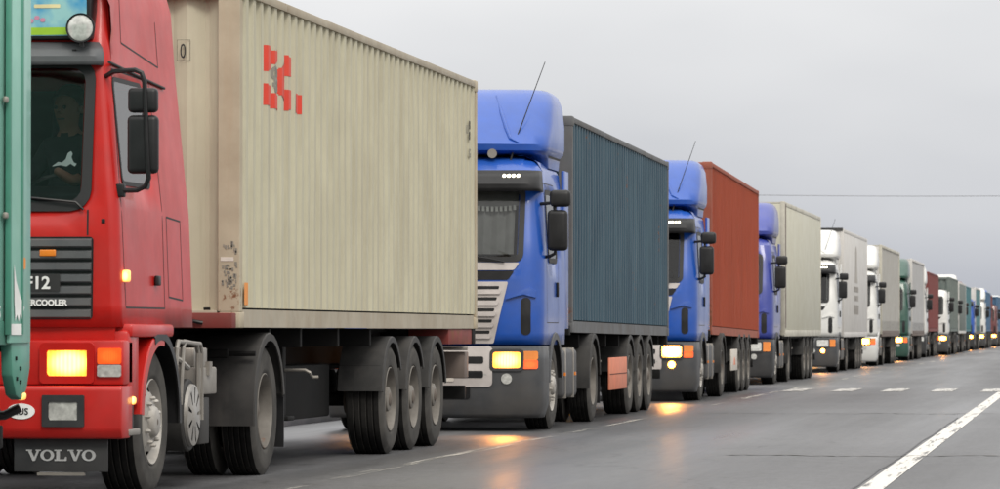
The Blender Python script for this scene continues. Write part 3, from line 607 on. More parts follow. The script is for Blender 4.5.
# ------------------------------------------------------------------ modern cab-over tractor
def beam(parent, x, y, z, power):
    l = bpy.data.lights.new('headlight_beam', 'SPOT'); l.energy = power; l.color = (1.0, 0.36, 0.07); l.spot_size = radians(40); l.spot_blend = 1.0; l.shadow_soft_size = 0.08
    o = bpy.data.objects.new('headlight_beam', l); COL.objects.link(o); o.parent = parent; o.location = (x, y, z); o.rotation_euler = (radians(-(90 - 13)), 0, 0)
    return o
def modern_tractor(label, loc, rot, paint, grille, ya=1.3, yd=5.3, visor=True, deflector=True, lit='head', dh=0.0, bump=None, rimF=None, rimD=None, visor_lamps=True, side_fairing=True, group='tractor units in the queue', curtain_=False, mirror=None, low_roof=False, ant=True):
    t = thing('truck_tractor', label, 'truck', loc, rot, group); on = M['lamp_on'] if loc[1] < 60 else M['lamp_far']
    bump = bump or M['grey']; rimF = rimF or M['rim_alu']; rimD = rimD or M['rim']
    tractor_chassis(t, ya, yd, 1.22, rimF, rimD, M['frame'])
    c = Cab([(0.97, .10, 1.240, .24, 2.2, .06), (1.30, .09, 1.250, .24, 2.2, .06), (1.95, .15, 1.245, .22, 2.2, .07), (2.72, .36, 1.20, .20, 2.2, .08), (2.94, .44, 1.17, .22, 2.2, .08), (3.05, .58, 1.10, .26, 2.16, .08), (3.11, .80, 0.98, .3, 2.08, .06)])
    zs = [.97, 1.1, 1.3, 1.5, 1.7, 1.95, 2.14, 2.34, 2.53, 2.72, 2.83, 2.94, 3.0, 3.05, 3.08, 3.11]
    b = obj('cab', c.shell(zs, [1.9, 1.38, 1.1, .78], [.95, .7, .4, .15, -.15, -.4, -.7, -.95], [('F', -.95, .95, 1.95, 2.72), ('S', .78, 1.38, 1.95, 2.72)]), paint, t, ang=30)
    sm = b.modifiers.new('thickness', 'SOLIDIFY'); sm.thickness = .03; sm.offset = -1
    wh = .99
    gl = obj('windscreen', patch(c.F, -wh, wh, 1.93, 2.74, .06, .002), M['glass'], t)
    obj('windscreen_seal', ring(c.F, -wh - .035, wh + .035, 1.90, 2.76, .09, .06, .008, .02), M['gasket'], gl)
    for sd in (1, -1):
        fs = lambda y, z, o, sd=sd: c.Sd(y, z, o, sd)
        w_ = obj('side_window', patch(fs, .72, 1.42, 1.93, 2.70, .07, .003), M['glass_side'], t)
        obj('window_seal', ring(fs, .69, 1.45, 1.90, 2.73, .09, .055, .008, .02), M['gasket'], w_)
        dr = obj('door_gap', seam(fs, [(.58, 1.22), (.56, 1.9), (.64, 2.80), (1.52, 2.80), (1.58, 1.9), (1.58, 1.22), (.58, 1.22)], .005), M['gasket'], t)
        rounded('door_handle', M['black'], t, (sd * 1.262, 1.40, 1.60), (.03, .05, .17), .012)
        # bodywork bulge over the corner air inlet, and the inlet itself
        inl = obj('air_inlet', patch(c.F, sd * 1.06 - .055, sd * 1.06 + .055, 1.08, 1.50, .05, .006, .01), M['black'], t)
        obj('inlet_brow', drape_poly(MB(), c.F, [(sd * 1.17, 1.50), (sd * 1.17, 1.58), (sd * 1.10, 1.62), (sd * .98, 1.56), (sd * .84, 1.50), (sd * .84, 1.48), (sd * .98, 1.52), (sd * 1.1, 1.54)], .035, .035), paint, inl)
        # step panel and arch round the front wheel
        obj('wheel_arch', guard(MB(), sd * .80, sd * 1.262, ya, R, .60, 4, 172, lip=.07), M['grey'] if bump is M['grey'] else bump, t)
        obj('step', MB().box(sd * 1.02, sd * 1.25, .56, .70, .36, .40), M['steel'], t, bevel=.008)
        # mirrors on their arm
        mm = mirror or M['black']
        ma = obj('mirror_arm', MB().tube([(sd * 1.16, .52, 2.56), (sd * 1.32, .42, 2.57), (sd * 1.36, .42, 2.55), (sd * 1.36, .42, 2.0), (sd * 1.30, .44, 1.97), (sd * 1.18, .50, 1.95)], .020), M['black'], t)
        rounded('mirror', mm, ma, (sd * 1.39, .42, 2.26), (.23, .14, .46), .05)
        rounded('wide_angle_mirror', mm, ma, (sd * 1.42, .42, 2.62), (.24, .14, .19), .05)
        # lamps
        cb = Cab([(0.15, .08, 1.20, .22, .72, .05), (.30, .02, 1.25, .24, .72, .06), (.66, .0, 1.255, .24, .72, .06), (.955, .04, 1.25, .24, .72, .06)])
        far = loc[1] > 170; hx = sd * (.86 if not far else 1.0)
        ix = 1.04 if not far else .64
        hd = obj('headlight', patch(cb.F, hx - .165, hx + .165, .69, .91, .04, .016, .03), on if lit in ('head', 'both') else M['lens_clear'], t)
        obj('lamp_surround', ring(cb.F, hx - .19, hx + .19, .675, .925, .05, .035, .018, .03), M['plastic'], hd)
        obj('indicator', patch(cb.F, min(sd * ix, sd * (ix + .16)), max(sd * ix, sd * (ix + .16)), .70, .80, .02, .012, .03), M['lamp_orange'] if lit in ('head', 'both') else M['lens_amber'], hd)
        obj('indicator', patch(cb.F, min(sd * ix, sd * (ix + .16)), max(sd * ix, sd * (ix + .16)), .80, .90, .02, .012, .03), M['lens_amber'], hd)
        for fx in (.60, .86) if lit != 'low' else (.86,):
            fl = obj('fog_lamp', patch(cb.F, sd * fx - .06, sd * fx + .06, .53, .65, .059, .01, .02), on if (lit in ('fog', 'both') and fx == .86) else M['lens_clear'], t)
        if lit in ('head', 'both', 'fog'): beam(t, hx, -.12, .80, (75 if lit != 'fog' else 60) * (1 if sd > 0 else .06))
        # side box, tank, rear mudguards
        bx = obj('side_box' if sd > 0 else 'fuel_tank', MB().box(sd * .62, sd * 1.24, ya + .72, yd - 1.0 if yd - ya < 3.7 else ya + 2.1, .34, .92), M['grey'], t, bevel=.06, seg=3)
        for k in range(2): obj('strap', MB().box(sd * .64, sd * 1.248, ya + .95 + .75 * k, ya + 1.0 + .75 * k, .335, .925), M['steel'], bx, bevel=.005)
        for k in range(2): obj('side_marker', MB().box(sd * 1.24, sd * 1.262, ya + .85 + .95 * k, ya + .90 + .95 * k, .60, .64), M['lens_amber'] if sd > 0 else M['lens_red'], bx)
        obj('mudguard', guard(MB(), sd * .58, sd * 1.235, yd, R, .585, -8, 172), M['guard'], t)
        obj('mud_flap', MB().box(sd * .60, sd * 1.22, yd + .60, yd + .615, .22, .55), M['black'], t)
        if side_fairing:
            obj('side_fairing', MB().prism([(sd * 1.235, 2.21), (sd * 1.235, 2.62), (sd * 1.19, 2.72), (sd * 1.165, 2.72), (sd * 1.20, 2.60), (sd * 1.20, 2.21)], 'z', 1.15, 3.0), paint, t, bevel=.008)
    cb = Cab([(0.15, .08, 1.20, .22, .72, .05), (.30, .02, 1.25, .24, .72, .06), (.66, .0, 1.255, .24, .72, .06), (.955, .04, 1.25, .24, .72, .06)])
    bp = obj('bumper', cb.shell([.15, .2, .3, .45, .5, .66, .8, .955], [.6], [.9, .6, .3, 0, -.3, -.6, -.9], cap=False), bump, t)
    sm = bp.modifiers.new('thickness', 'SOLIDIFY'); sm.thickness = .02; sm.offset = -1
    obj('lower_intake', patch(cb.F, -.45, .45, .36, .52, .03, .006, .01), M['black'], bp)
    if grille is M['silver']:
        bc = obj('bumper_centre', patch(cb.F, -.70, .70, .50, .955, .05, .012, .012), grille, bp)
        for k in range(2): obj('centre_opening', patch(cb.F, -.60, .60, .60 + .16 * k, .68 + .16 * k, .02, .016, .006), M['black'], bc)
    obj('licence_plate_holder', patch(cb.F, -.27, .27, .56, .68, .01, .022, .022), M['board_white'], bp)
    # front panel and grille between the corner panels, wider towards the windscreen
    def hw(z): return .70 + .16 * max(0, min(1, (z - .98) / .7)) + .16 * max(0, min(1, (z - 1.68) / .22))
    G = lambda u, z, o: c.F(u * hw(z), z, o)
    gp = obj('grille', patch(G, -1, 1, .985, 1.68, .02, .012, .02), grille, t)
    for k in range(5):
        z = 1.04 + .125 * k
        obj('grille_opening', patch(G, -.90, .90, z + .055, z + .09, .01, .016, .006), M['black'], gp)
        obj('grille_slat', patch(G, -.94, .94, z, z + .052, .02, .034, .03), grille, gp)
    obj('front_band', patch(G, -.98, .98, 1.70, 1.80, .02, .008, .01), M['black'], t)
    obj('front_panel', patch(G, -.97, .97, 1.81, 1.895, .02, .012, .014), grille if not grille is M['black'] else paint, t)
    for sx in (.62, -.12):
        obj('wiper', MB().tube([c.F(sx + .2, 1.90, .03), c.F(sx, 1.94, .035), c.F(sx - .52, 2.02, .03)], .009, 6), M['black'], t)
    if visor:
        v = c
        vs = Cab([(2.70, .16, 1.20, .22, .9, .07), (2.78, .16, 1.19, .22, .9, .07), (2.94, .30, 1.17, .22, .9, .07)])
        sv = obj('sun_visor', vs.shell([2.70, 2.74, 2.78, 2.86, 2.94], [], [.9, .6, .3, 0, -.3, -.6, -.9], cap=False), M['black'], t)
        sm = sv.modifiers.new('thickness', 'SOLIDIFY'); sm.thickness = .015; sm.offset = -1
        if visor_lamps:
            for sd in (1, -1):
                for k in range(4): obj('marker_lamp', patch(vs.F, sd * (.80 + .052 * k) - .02, sd * (.80 + .052 * k) + .02, 2.855, 2.895, .019, .006, .01), M['lamp_marker'], sv)
    if deflector:
        d = Cab([(3.00, 1.35, 1.15, .10, 2.34, .04), (3.11, 1.15, 1.16, .14, 2.36, .06), (3.15, .62, 1.17, .30, 2.37, .16), (3.18, .54, 1.20, .36, 2.38, .17), (3.25, .51, 1.215, .40, 2.38, .18), (3.50, .80, 1.215, .40, 2.39, .17), (3.74 + dh, 1.12, 1.19, .36, 2.40, .14), (3.86 + dh, 1.32, 1.14, .34, 2.40, .12), (3.91 + dh, 1.46, 1.08, .32, 2.38, .10), (3.93 + dh, 1.62, 1.0, .30, 2.32, .08)])
        df = obj('roof_deflector', d.shell([3.00, 3.06, 3.11, 3.13, 3.15, 3.18, 3.21, 3.25, 3.37, 3.50, 3.62, 3.74 + dh, 3.80 + dh, 3.86 + dh, 3.91 + dh, 3.93 + dh], [2.2, 1.9], [.7, .45, .2, 0, -.2, -.45, -.7]), paint, t, ang=40)
        for sd in (1, -1): obj('deflector_gap', seam(lambda y, z, o, sd=sd: d.Sd(y, z, o, sd), [(1.32, 3.13), (2.36, 3.13)], .012, .004), M['gasket'], df)
        for sd in (1, -1):
            rdg = [(sd * .90, 3.27), (sd * .80, 3.32), (sd * .74, 3.44), (sd * .66, 3.62 + dh), (sd * .56, 3.84 + dh)]
            obj('deflector_ridge', MB().tube([d.F(x, z, .004) for x, z in rdg], [.008, .02, .024, .02, .008], 8), paint, df)
        for sd in (1, -1):
            obj('horn', MB().tube([(sd * .62, .98, 3.13), (sd * .62, .72, 3.14), (sd * .62, .58, 3.14)], [.02, .025, .055], 10), M['steel'], t)
    if ant: obj('antenna', MB().tube([(.80, .72, 3.02), (.86, .80, 3.30), (1.13, 1.30, 4.22)], [.012, .008, .005], 6), M['black'], t)
    interior(t, 1.30, 2.2, .32 + .0)
    obj('steering_wheel', MB().lathe([(-.012, .19), (0, .205), (.012, .19), (0, .178)], n=24, closed=True, axis='z'), M['black'], t, (.62, .86, 2.03), (radians(40), 0, 0))
    if curtain_:
        cu = obj('curtain', MB().add([c.F(-.15 + 1.05 * i / 40, z, -.10 - .02 * sin(i * 1.1)) for z in (1.99, 2.35, 2.72) for i in range(41)], [(r * 41 + i, r * 41 + i + 1, r * 41 + 42 + i, r * 41 + 41 + i) for r in range(2) for i in range(40)]), M['cloth'], t)
        pts = [(-.95 + .05 * i) for i in range(39)]
        def drop(x): return 2.62 - .10 * abs(sin((x - .12) * pi / 1.1)) ** .8
        pe = obj('pelmet', MB().add([c.F(x, z, -.05) for x in pts for z in (drop(x), 2.75)], [(2 * i, 2 * i + 2, 2 * i + 3, 2 * i + 1) for i in range(38)]), M['cloth'], t)
        for x in pts[1:-1]:
            a = c.F(x, drop(x), -.04); obj('tassel', MB().box(a[0] - .014, a[0] + .014, a[1] - .008, a[1] + .008, drop(x) - .045, drop(x) + .01), M['fringe'], pe)
    return t

# ------------------------------------------------------------------ the old red cab-over tractor
def old_red_tractor(label, loc, rot):
    t = thing('truck_tractor', label, 'truck', loc, rot, 'tractor units in the queue')
    ya, yd, red = 1.05, 4.98, M['red']
    tractor_chassis(t, ya, yd, 1.21, M['rim_alu'], M['rim'], M['frame'])
    c = Cab([(1.15, .06, 1.205, .07, 2.30, .02), (1.94, .08, 1.175, .07, 2.30, .03), (2.94, .22, 1.075, .08, 2.30, .04), (3.06, .25, 1.065, .085, 2.30, .04), (3.40, .40, 1.04, .09, 2.30, .04), (3.62, .72, .98, .18, 2.28, .05), (3.72, .98, .88, .2, 2.2, .05)])
    cab = obj('cab', c.shell([1.15, 1.3, 1.5, 1.75, 1.94, 2.16, 2.4, 2.6, 2.78, 2.92, 3.0, 3.06, 3.17, 3.28, 3.40, 3.51, 3.62, 3.67, 3.72], [1.9, 1.5, 1.08, .7, .34], [.92, .7, .35, 0, -.35, -.7, -.92],
              [('F', -.92, .92, 1.94, 2.92), ('S', .34, 1.08, 2.16, 2.78)]), red, t, ang=30)
    sm = cab.modifiers.new('thickness', 'SOLIDIFY'); sm.thickness = .03; sm.offset = -1
    gl = obj('windscreen', patch(c.F, -.965, .965, 1.94, 2.92, .12, .003), M['glass'], t)
    obj('windscreen_seal', ring(c.F, -.995, .995, 1.92, 2.95, .14, .065, .012, .02), M['gasket'], gl)
    for sd in (1, -1):
        fs = lambda y, z, o, sd=sd: c.Sd(y, z, o, sd)
        w_ = obj('side_window', patch(fs, .31, 1.12, 2.12, 2.81, .05, .003), M['glass_side'], t)
        obj('window_seal', ring(fs, .295, 1.14, 2.10, 2.83, .06, .03, .006, .02), M['gasket'], w_)
        obj('rain_gutter', MB().tube([c.Sd(.22, 2.92, .012, sd), c.Sd(1.4, 2.86, .012, sd), c.Sd(1.85, 2.84, .01, sd)], .010, 6), M['gasket'], t)
        obj('door_gap', seam(fs, [(.25, 1.28), (.22, 2.0), (.32, 2.88), (1.40, 2.86), (1.44, 2.0), (1.42, 1.28), (.25, 1.28)], .006), M['gasket'], t)
        obj('locker_gap', seam(fs, [(1.56, 1.36), (1.56, 1.92), (2.0, 1.90), (2.0, 1.34), (1.56, 1.36)], .006), M['gasket'], t)
        obj('roof_panel_gap', seam(fs, [(.70, 3.40), (.66, 3.08), (1.75, 2.98), (1.75, 3.30)], .006), M['gasket'], t)
        rounded('door_handle', M['black'], t, (sd * 1.212, 1.15, 1.47), (.03, .09, .07), .01)
        ind = rounded('side_indicator', M['lens_amber'] if sd < 0 else M['lamp_side'], t, (sd * 1.215, .20, 1.49), (.05, .07, .08), .015)
        # fender, arch and filler between bumper and wheel
        f = obj('fender', guard(MB(), sd * .85, sd * 1.262, ya, R, .60, 6, 100, lip=.075), red, t)
        obj('fender_front', MB().box(sd * .95, sd * 1.248, .12, .44, .62, 1.13), red, f, bevel=.03)
        obj('fender_top', MB().box(sd * .90, sd * 1.268, .16, 1.42, 1.08, 1.17), red, f, bevel=.025)
        obj('fender_edge', guard(MB(), sd * .85, sd * 1.266, ya, R, .612, 70, 182, lip=.05), M['black'], f)
        # mirrors
        ma = obj('mirror_arm', MB().tube([(sd * 1.06, .26, 2.83), (sd * 1.13, .18, 2.855), (sd * 1.29, .12, 2.86), (sd * 1.335, .12, 2.84), (sd * 1.355, .12, 2.78), (sd * 1.37, .12, 2.4), (sd * 1.385, .12, 2.14), (sd * 1.36, .13, 2.085), (sd * 1.30, .15, 2.06), (sd * 1.16, .20, 2.06)], .017), M['black'], t)
        rounded('mirror', M['black'], ma, (sd * 1.335, .17, 2.365), (.21, .09, .39), .035)
        rounded('wide_angle_mirror', M['black'], ma, (sd * 1.335, .17, 2.66), (.20, .09, .165), .03)
        rounded('mirror_mount', M['black'], ma, (sd * 1.175, .20, 2.06), (.06, .06, .09), .01)
        # lamps in the upper bumper
        F = lambda x, z, o: (x, -.02 - o, z)
        hx = sd * .88
        hd = obj('headlight', patch(F, hx - .150, hx + .150, .815, 1.01, .05, .02, .02), M['lamp_on'], t)
        obj('lamp_surround', ring(F, hx - .195, hx + .175, .775, 1.045, .03, .05, .026, .03), red, hd)
        a, b_ = min(sd * 1.075, sd * 1.235), max(sd * 1.075, sd * 1.235)
        obj('indicator', patch(F, a, b_, .905, 1.01, .012, .02, .02), M['lamp_orange'], hd)
        obj('position_lamp', patch(F, a, b_, .82, .90, .012, .02, .02), M['lens_clear'], hd)
        F2 = lambda x, z, o: (x, -.10 - o, z)
        fl = obj('fog_lamp', patch(F2, sd * .87 - .105, sd * .87 + .105, .525, .665, .03, .012, .03), M['lens_clear'], t)
        obj('lamp_surround', ring(F2, sd * .87 - .15, sd * .87 + .135, .49, .70, .01, .045, .02, .03), M['plastic'], fl)
        # mud flap with the maker's name
        fp = obj('mud_flap', MB().box(sd * .82 - .318, sd * .82 + .318, .0, .018, .19, .41), M['plastic'], t, bevel=.004)
        obj('flap_bar', MB().box(sd * .82 - .16, sd * .82 + .16, -.006, .03, .165, .185), M['steel'], fp)
        H_, wst = .075, .017; x0 = sd * .82 - .23 + .0
        def slab(poly, ox, mb, k=[0]):
            k[0] = (k[0] + 1) % 3; mb.prism([(ox + p * .090, .262 + q * H_) for p, q in poly], 'y', -.006 - .0012 * k[0], .002)
        mb = MB()
        for i, ch in enumerate('VOLVO'):
            ox = x0 + .094 * i
            if ch == 'V':
                slab([(.06, 1), (.30, 1), (.56, .30), (.80, 1), (.97, 1), (.62, 0), (.44, 0)], ox, mb); slab([(-.04, 1.0), (.40, 1.0), (.40, .88), (-.04, .88)], ox, mb); slab([(.66, 1.0), (1.06, 1.0), (1.06, .88), (.66, .88)], ox, mb)
            elif ch == 'L':
                slab([(.14, 0), (.40, 0), (.40, 1), (.14, 1)], ox, mb); slab([(.0, 1), (.54, 1), (.54, .88), (.0, .88)], ox, mb); slab([(.0, 0), (.92, 0), (.92, .36), (.82, .36), (.74, .14), (.0, .14)], ox, mb)
            else:
                n = 20; cx, cz = ox + .045, .262 + H_ / 2
                oo = [(cx + .047 * cos(2 * pi * k / n), cz + H_ / 2 * sin(2 * pi * k / n)) for k in range(n)]; ii = [(cx + .024 * cos(2 * pi * k / n), cz + H_ * .36 * sin(2 * pi * k / n)) for k in range(n)]
                mb.add([(x, -.006, z) for x, z in oo + ii], [(k, (k + 1) % n, n + (k + 1) % n, n + k) for k in range(n)])
        obj('lettering', mb, M['chrome_ink'], fp, ang=20)
        # side lamp stalk, step
        obj('side_lamp_bracket', MB().box(sd * 1.10, sd * 1.235, .22, .34, .44, .70), M['black'], t, bevel=.01)
        rounded('side_lamp', M['lens_amber'] if sd < 0 else M['lamp_side'], t, (sd * 1.25, .235, .66), (.05, .05, .055), .02)
        obj('step', MB().box(sd * 1.05, sd * 1.262, .10, .42, .425, .47), M['steel'], t, bevel=.01)
        obj('mudguard', guard(MB(), sd * .56, sd * 1.235, yd, R, .60, -10, 168, lip=.05), M['guard'], t)
        obj('mudguard_bracket', MB().tube([(sd * .45, yd - .53, .95), (sd * 1.225, yd - .53, .95)], .02), M['frame'], t)
        rounded('mudguard_bracket', M['frame'], t, (sd * .92, yd - .56, .95), (.20, .04, .07), .015)
        obj('mud_flap', MB().box(sd * .58, sd * 1.22, yd + .62, yd + .635, .20, .60), M['black'], t)
        # drum with a vented cover, pipework, battery box and tread step behind the front wheel
        dr = obj('air_drum', MB().lathe([(-.40, .001), (-.40, .25), (.0, .262), (.012, .25), (.012, .001)], (sd * 1.17, 2.32, .52), n=28), M['guard'], t)
        cv = MB().lathe([(0, .225), (.025, .22), (.03, .20), (.03, .085), (.036, .07), (.036, .001)], (0, 0, 0), n=36, skip=lambda k, j: j == 2 and k % 4 == 0)
        obj('vented_cover', cv, M['alu'], dr, (sd * 1.185, 2.32, .52), (0, 0, 0 if sd > 0 else pi))
        pm = MB()
        for (p0, p1) in ((1.80, 2.62), (2.0, 2.5)):
            pm.tube([(sd * 1.18, p0, .60), (sd * 1.20, p0, 1.0), (sd * 1.20, p0 + .05, 1.05), (sd * 1.20, p1 - .06, 1.03), (sd * 1.20, p1, .97), (sd * 1.20, p1, .48)], .017)
        pm.tube([(sd * 1.05, 1.82, 1.0), (sd * 1.18, 1.95, .92), (sd * 1.19, 2.2, .86), (sd * 1.1, 2.45, .88)], .022)
        obj('pipework', pm, M['steel'], t)
        bt = obj('battery_box', MB().box(sd * .70, sd * 1.20, 2.58, 3.15, .66, .86), M['steel'], t, bevel=.015)
        obj('box_lid', MB().box(sd * .74, sd * 1.15, 2.60, 3.05, .86, 1.0), M['steel'], bt, bevel=.012)
        obj('box_latch', MB().box(sd * 1.19, sd * 1.22, 2.8, 2.9, .80, .90), M['steel'], bt)
        obj('tread_step', MB().box(sd * .95, sd * 1.18, 2.66, 2.98, .30, .64), M['guard'], t, bevel=.01)
    # front: nose panel, grille, badges
    obj('nose_panel_gap', seam(c.F, [(.975, 1.93), (.975, 1.76)], .006), M['gasket'], t)
    obj('nose_panel_gap', seam(c.F, [(-.975, 1.93), (-.975, 1.76)], .006), M['gasket'], t)
    gp = obj('grille', patch(c.F, -1.015, 1.015, 1.20, 1.75, .025, .004, .01), M['black'], t)
    slat = M.setdefault('slat', mat('grille_slat_grey', (0.085, 0.09, 0.095), 0.5, dirt=0.5, dirtcol=(0.12, 0.11, 0.10)))
    for k in range(7):
        z = 1.205 + .0785 * k
        pr = [(.004, z), (.030, z + .012), (.030, z + .052), (.004, z + .062)]
        mb = MB(); xs = [-1.005 + 2.01 * i / 12 for i in range(13)]
        vs = [(x, c.F(x, zz, o)[1], zz) for x in xs for o, zz in pr]
        mb.add(vs, [(i * 4 + j, i * 4 + (j + 1) % 4, i * 4 + 4 + (j + 1) % 4, i * 4 + 4 + j) for i in range(12) for j in range(4)] + [(0, 1, 2, 3), (48, 49, 50, 51)])
        obj('grille_slat', mb, slat, gp, ang=20)
    bd = obj('badge', patch(c.F, .52, .80, 1.385, 1.50, .01, .036, .02), M['ink'], gp)
    text('lettering', 'F12', .115, M['white_ink'], bd, (.56, c.F(.6, 1.4, .038)[1], 1.405), 'front', bold=.003, sx=1.05)
    text('lettering', 'INTERCOOLER', .055, M['white_ink'], gp, (.49, c.F(.6, 1.3, .034)[1], 1.293), 'front', bold=.0022, sx=.98)
    rounded('nose_marker', M['lens_amber'], gp, (.715, c.F(.7, 1.645, .03)[1], 1.642), (.11, .02, .045), .006)
    rounded('bonnet_lock', M['black'], t, (1.08, c.F(1.08, 1.86, .003)[1], 1.855), (.025, .01, .03), .004)
    # bumper in two steps with a recess above
    obj('bumper_recess', MB().box(-1.16, 1.16, .10, .40, .98, 1.16), M['red'], t)
    obj('lamp_panel', MB().box(-1.248, 1.248, -.02, .25, .765, 1.065), red, t, bevel=.018)
    bm_ = obj('bumper', MB().prism([(-.07, .41), (-.10, .47), (-.10, .74), (-.08, .762), (.22, .762), (.22, .44), (.15, .41)], 'x', -1.255, 1.255), red, t, bevel=.015)
    ov = [(.575 + .095 * cos(2 * pi * k / 28), .592 + .052 * sin(2 * pi * k / 28)) for k in range(28)]
    pl = obj('country_plate', drape_poly(MB(), lambda x, z, o: (x, -.10 - o, z), ov, .006, .006), M['white_ink'], bm_)
    text('lettering', 'RUS', .062, M['ink'], pl, (.572, -.108, .571), 'front', bold=.001, align='CENTER')
    obj('tow_pin', MB().tube([(.42, -.14, .52), (.42, -.09, .60)], .02), M['black'], bm_)
    # visor, roof sign with a painted picture, round lamps
    vz = Cab([(2.90, .10, 1.04, .12, .5, .05), (2.96, .10, 1.04, .12, .5, .05), (3.06, .20, 1.03, .12, .5, .05)])
    sv = obj('sun_visor', vz.shell([2.90, 2.93, 2.96, 3.0, 3.06], [], [.8, .4, 0, -.4, -.8], cap=False), mat('visor_grey', (0.075, 0.08, 0.085), 0.35, dirt=0.4, dirtcol=(0.14, 0.14, 0.14)), t)
    sm = sv.modifiers.new('thickness', 'SOLIDIFY'); sm.thickness = .015; sm.offset = -1
    rounded('visor_screw', M['black'], sv, (.86, vz.F(.86, 3.0, .004)[1], 3.0), (.03, .012, .012), .004)
    sg = obj('roof_sign', MB().box(-.965, .965, .20, .40, 3.075, 3.56), M['black'], t, bevel=.015)
    pm = bpy.data.materials.new('sign_picture'); tt, b = nodes_of(pm); l = tt.links.new
    co = tt.nodes.new('ShaderNodeTexCoord'); nn = tt.nodes.new('ShaderNodeTexNoise'); nn.inputs['Scale'].default_value = 6; nn.inputs['Detail'].default_value = 3; l(co.outputs['Object'], nn.inputs['Vector'])
    rp = tt.nodes.new('ShaderNodeValToRGB'); l(nn.outputs['Fac'], rp.inputs[0]); el = rp.color_ramp.elements; el[0].position = .35; el[0].color = (.05, .28, .50, 1); el[1].position = .65; el[1].color = (.28, .52, .52, 1)
    l(rp.outputs[0], b.inputs['Base Color']); b.inputs['Roughness'].default_value = .35
    FS = lambda x, z, o: (x, .20 - o, z)
    pc = obj('picture', patch(FS, -.94, .94, 3.10, 3.54, .01, .003), pm, sg)
    obj('picture_grass', patch(FS, -.935, .935, 3.105, 3.155, .01, .005), mat('sign_green', (0.28, 0.48, 0.03), .4), sg)
    obj('picture_label', patch(FS, .58, .76, 3.285, 3.31, .008, .006), mat('sign_cream', (0.66, 0.58, 0.32), .4), sg)
    for (x, z) in ((.56, 3.20), (.64, 3.205), (.60, 3.22)): obj('picture_flower', patch(FS, x - .018, x + .018, z - .014, z + .014, .013, .006), mat('sign_pink', (0.50, 0.22, 0.32), .4), sg)
    for sd in (1, -1):
        sl = obj('spot_lamp', MB().lathe([(.10, .03), (.08, .08), (.0, .10), (-.012, .098), (-.010, .088), (.0, .085)], (sd * .915, .13, 3.145), n=28, axis='y'), M['black'], t)
        obj('lamp_glass', MB().lathe([(-.004, .088), (-.014, .06), (-.018, .03), (-.020, .001)], (sd * .915, .13, 3.145), n=28, axis='y'), M['lens_clear'], sl)
        obj('lamp_foot', MB().tube([(sd * .915, .16, 3.06), (sd * .915, .16, 3.02)], .018), M['black'], sl)
    # windscreen sticker: a small pale reclining shape, and wipers
    st = [(0, 0), (.05, .035), (.08, .03), (.11, .055), (.125, .10), (.15, .115), (.165, .095), (.155, .07), (.175, .03), (.20, .02), (.185, .0), (.15, .02), (.12, .0), (.07, .01)]
    mbs = MB(); mbs.add([c.F(.72 + x * .85, 2.22 + z * .9, .006) for x, z in st], [tuple(range(len(st)))])
    obj('sticker', mbs, mat('pale_sticker', (0.13, 0.18, 0.17), .7), gl)
    for sx in (.95, .25, -.45):
        obj('wiper', MB().tube([c.F(sx, 1.93, .02), c.F(sx - .05, 1.98, .04), c.F(sx - .55, 2.03, .03)], .009, 6), M['black'], t)
    interior(t, 1.42, 2.30, .16, w=.98, top=2.85)
    obj('steering_wheel', MB().lathe([(-.014, .22), (0, .235), (.014, .22), (0, .205)], n=28, closed=True, axis='z'), M['black'], t, (.66, .50, 2.06), (radians(35), 0, 0))
    return t

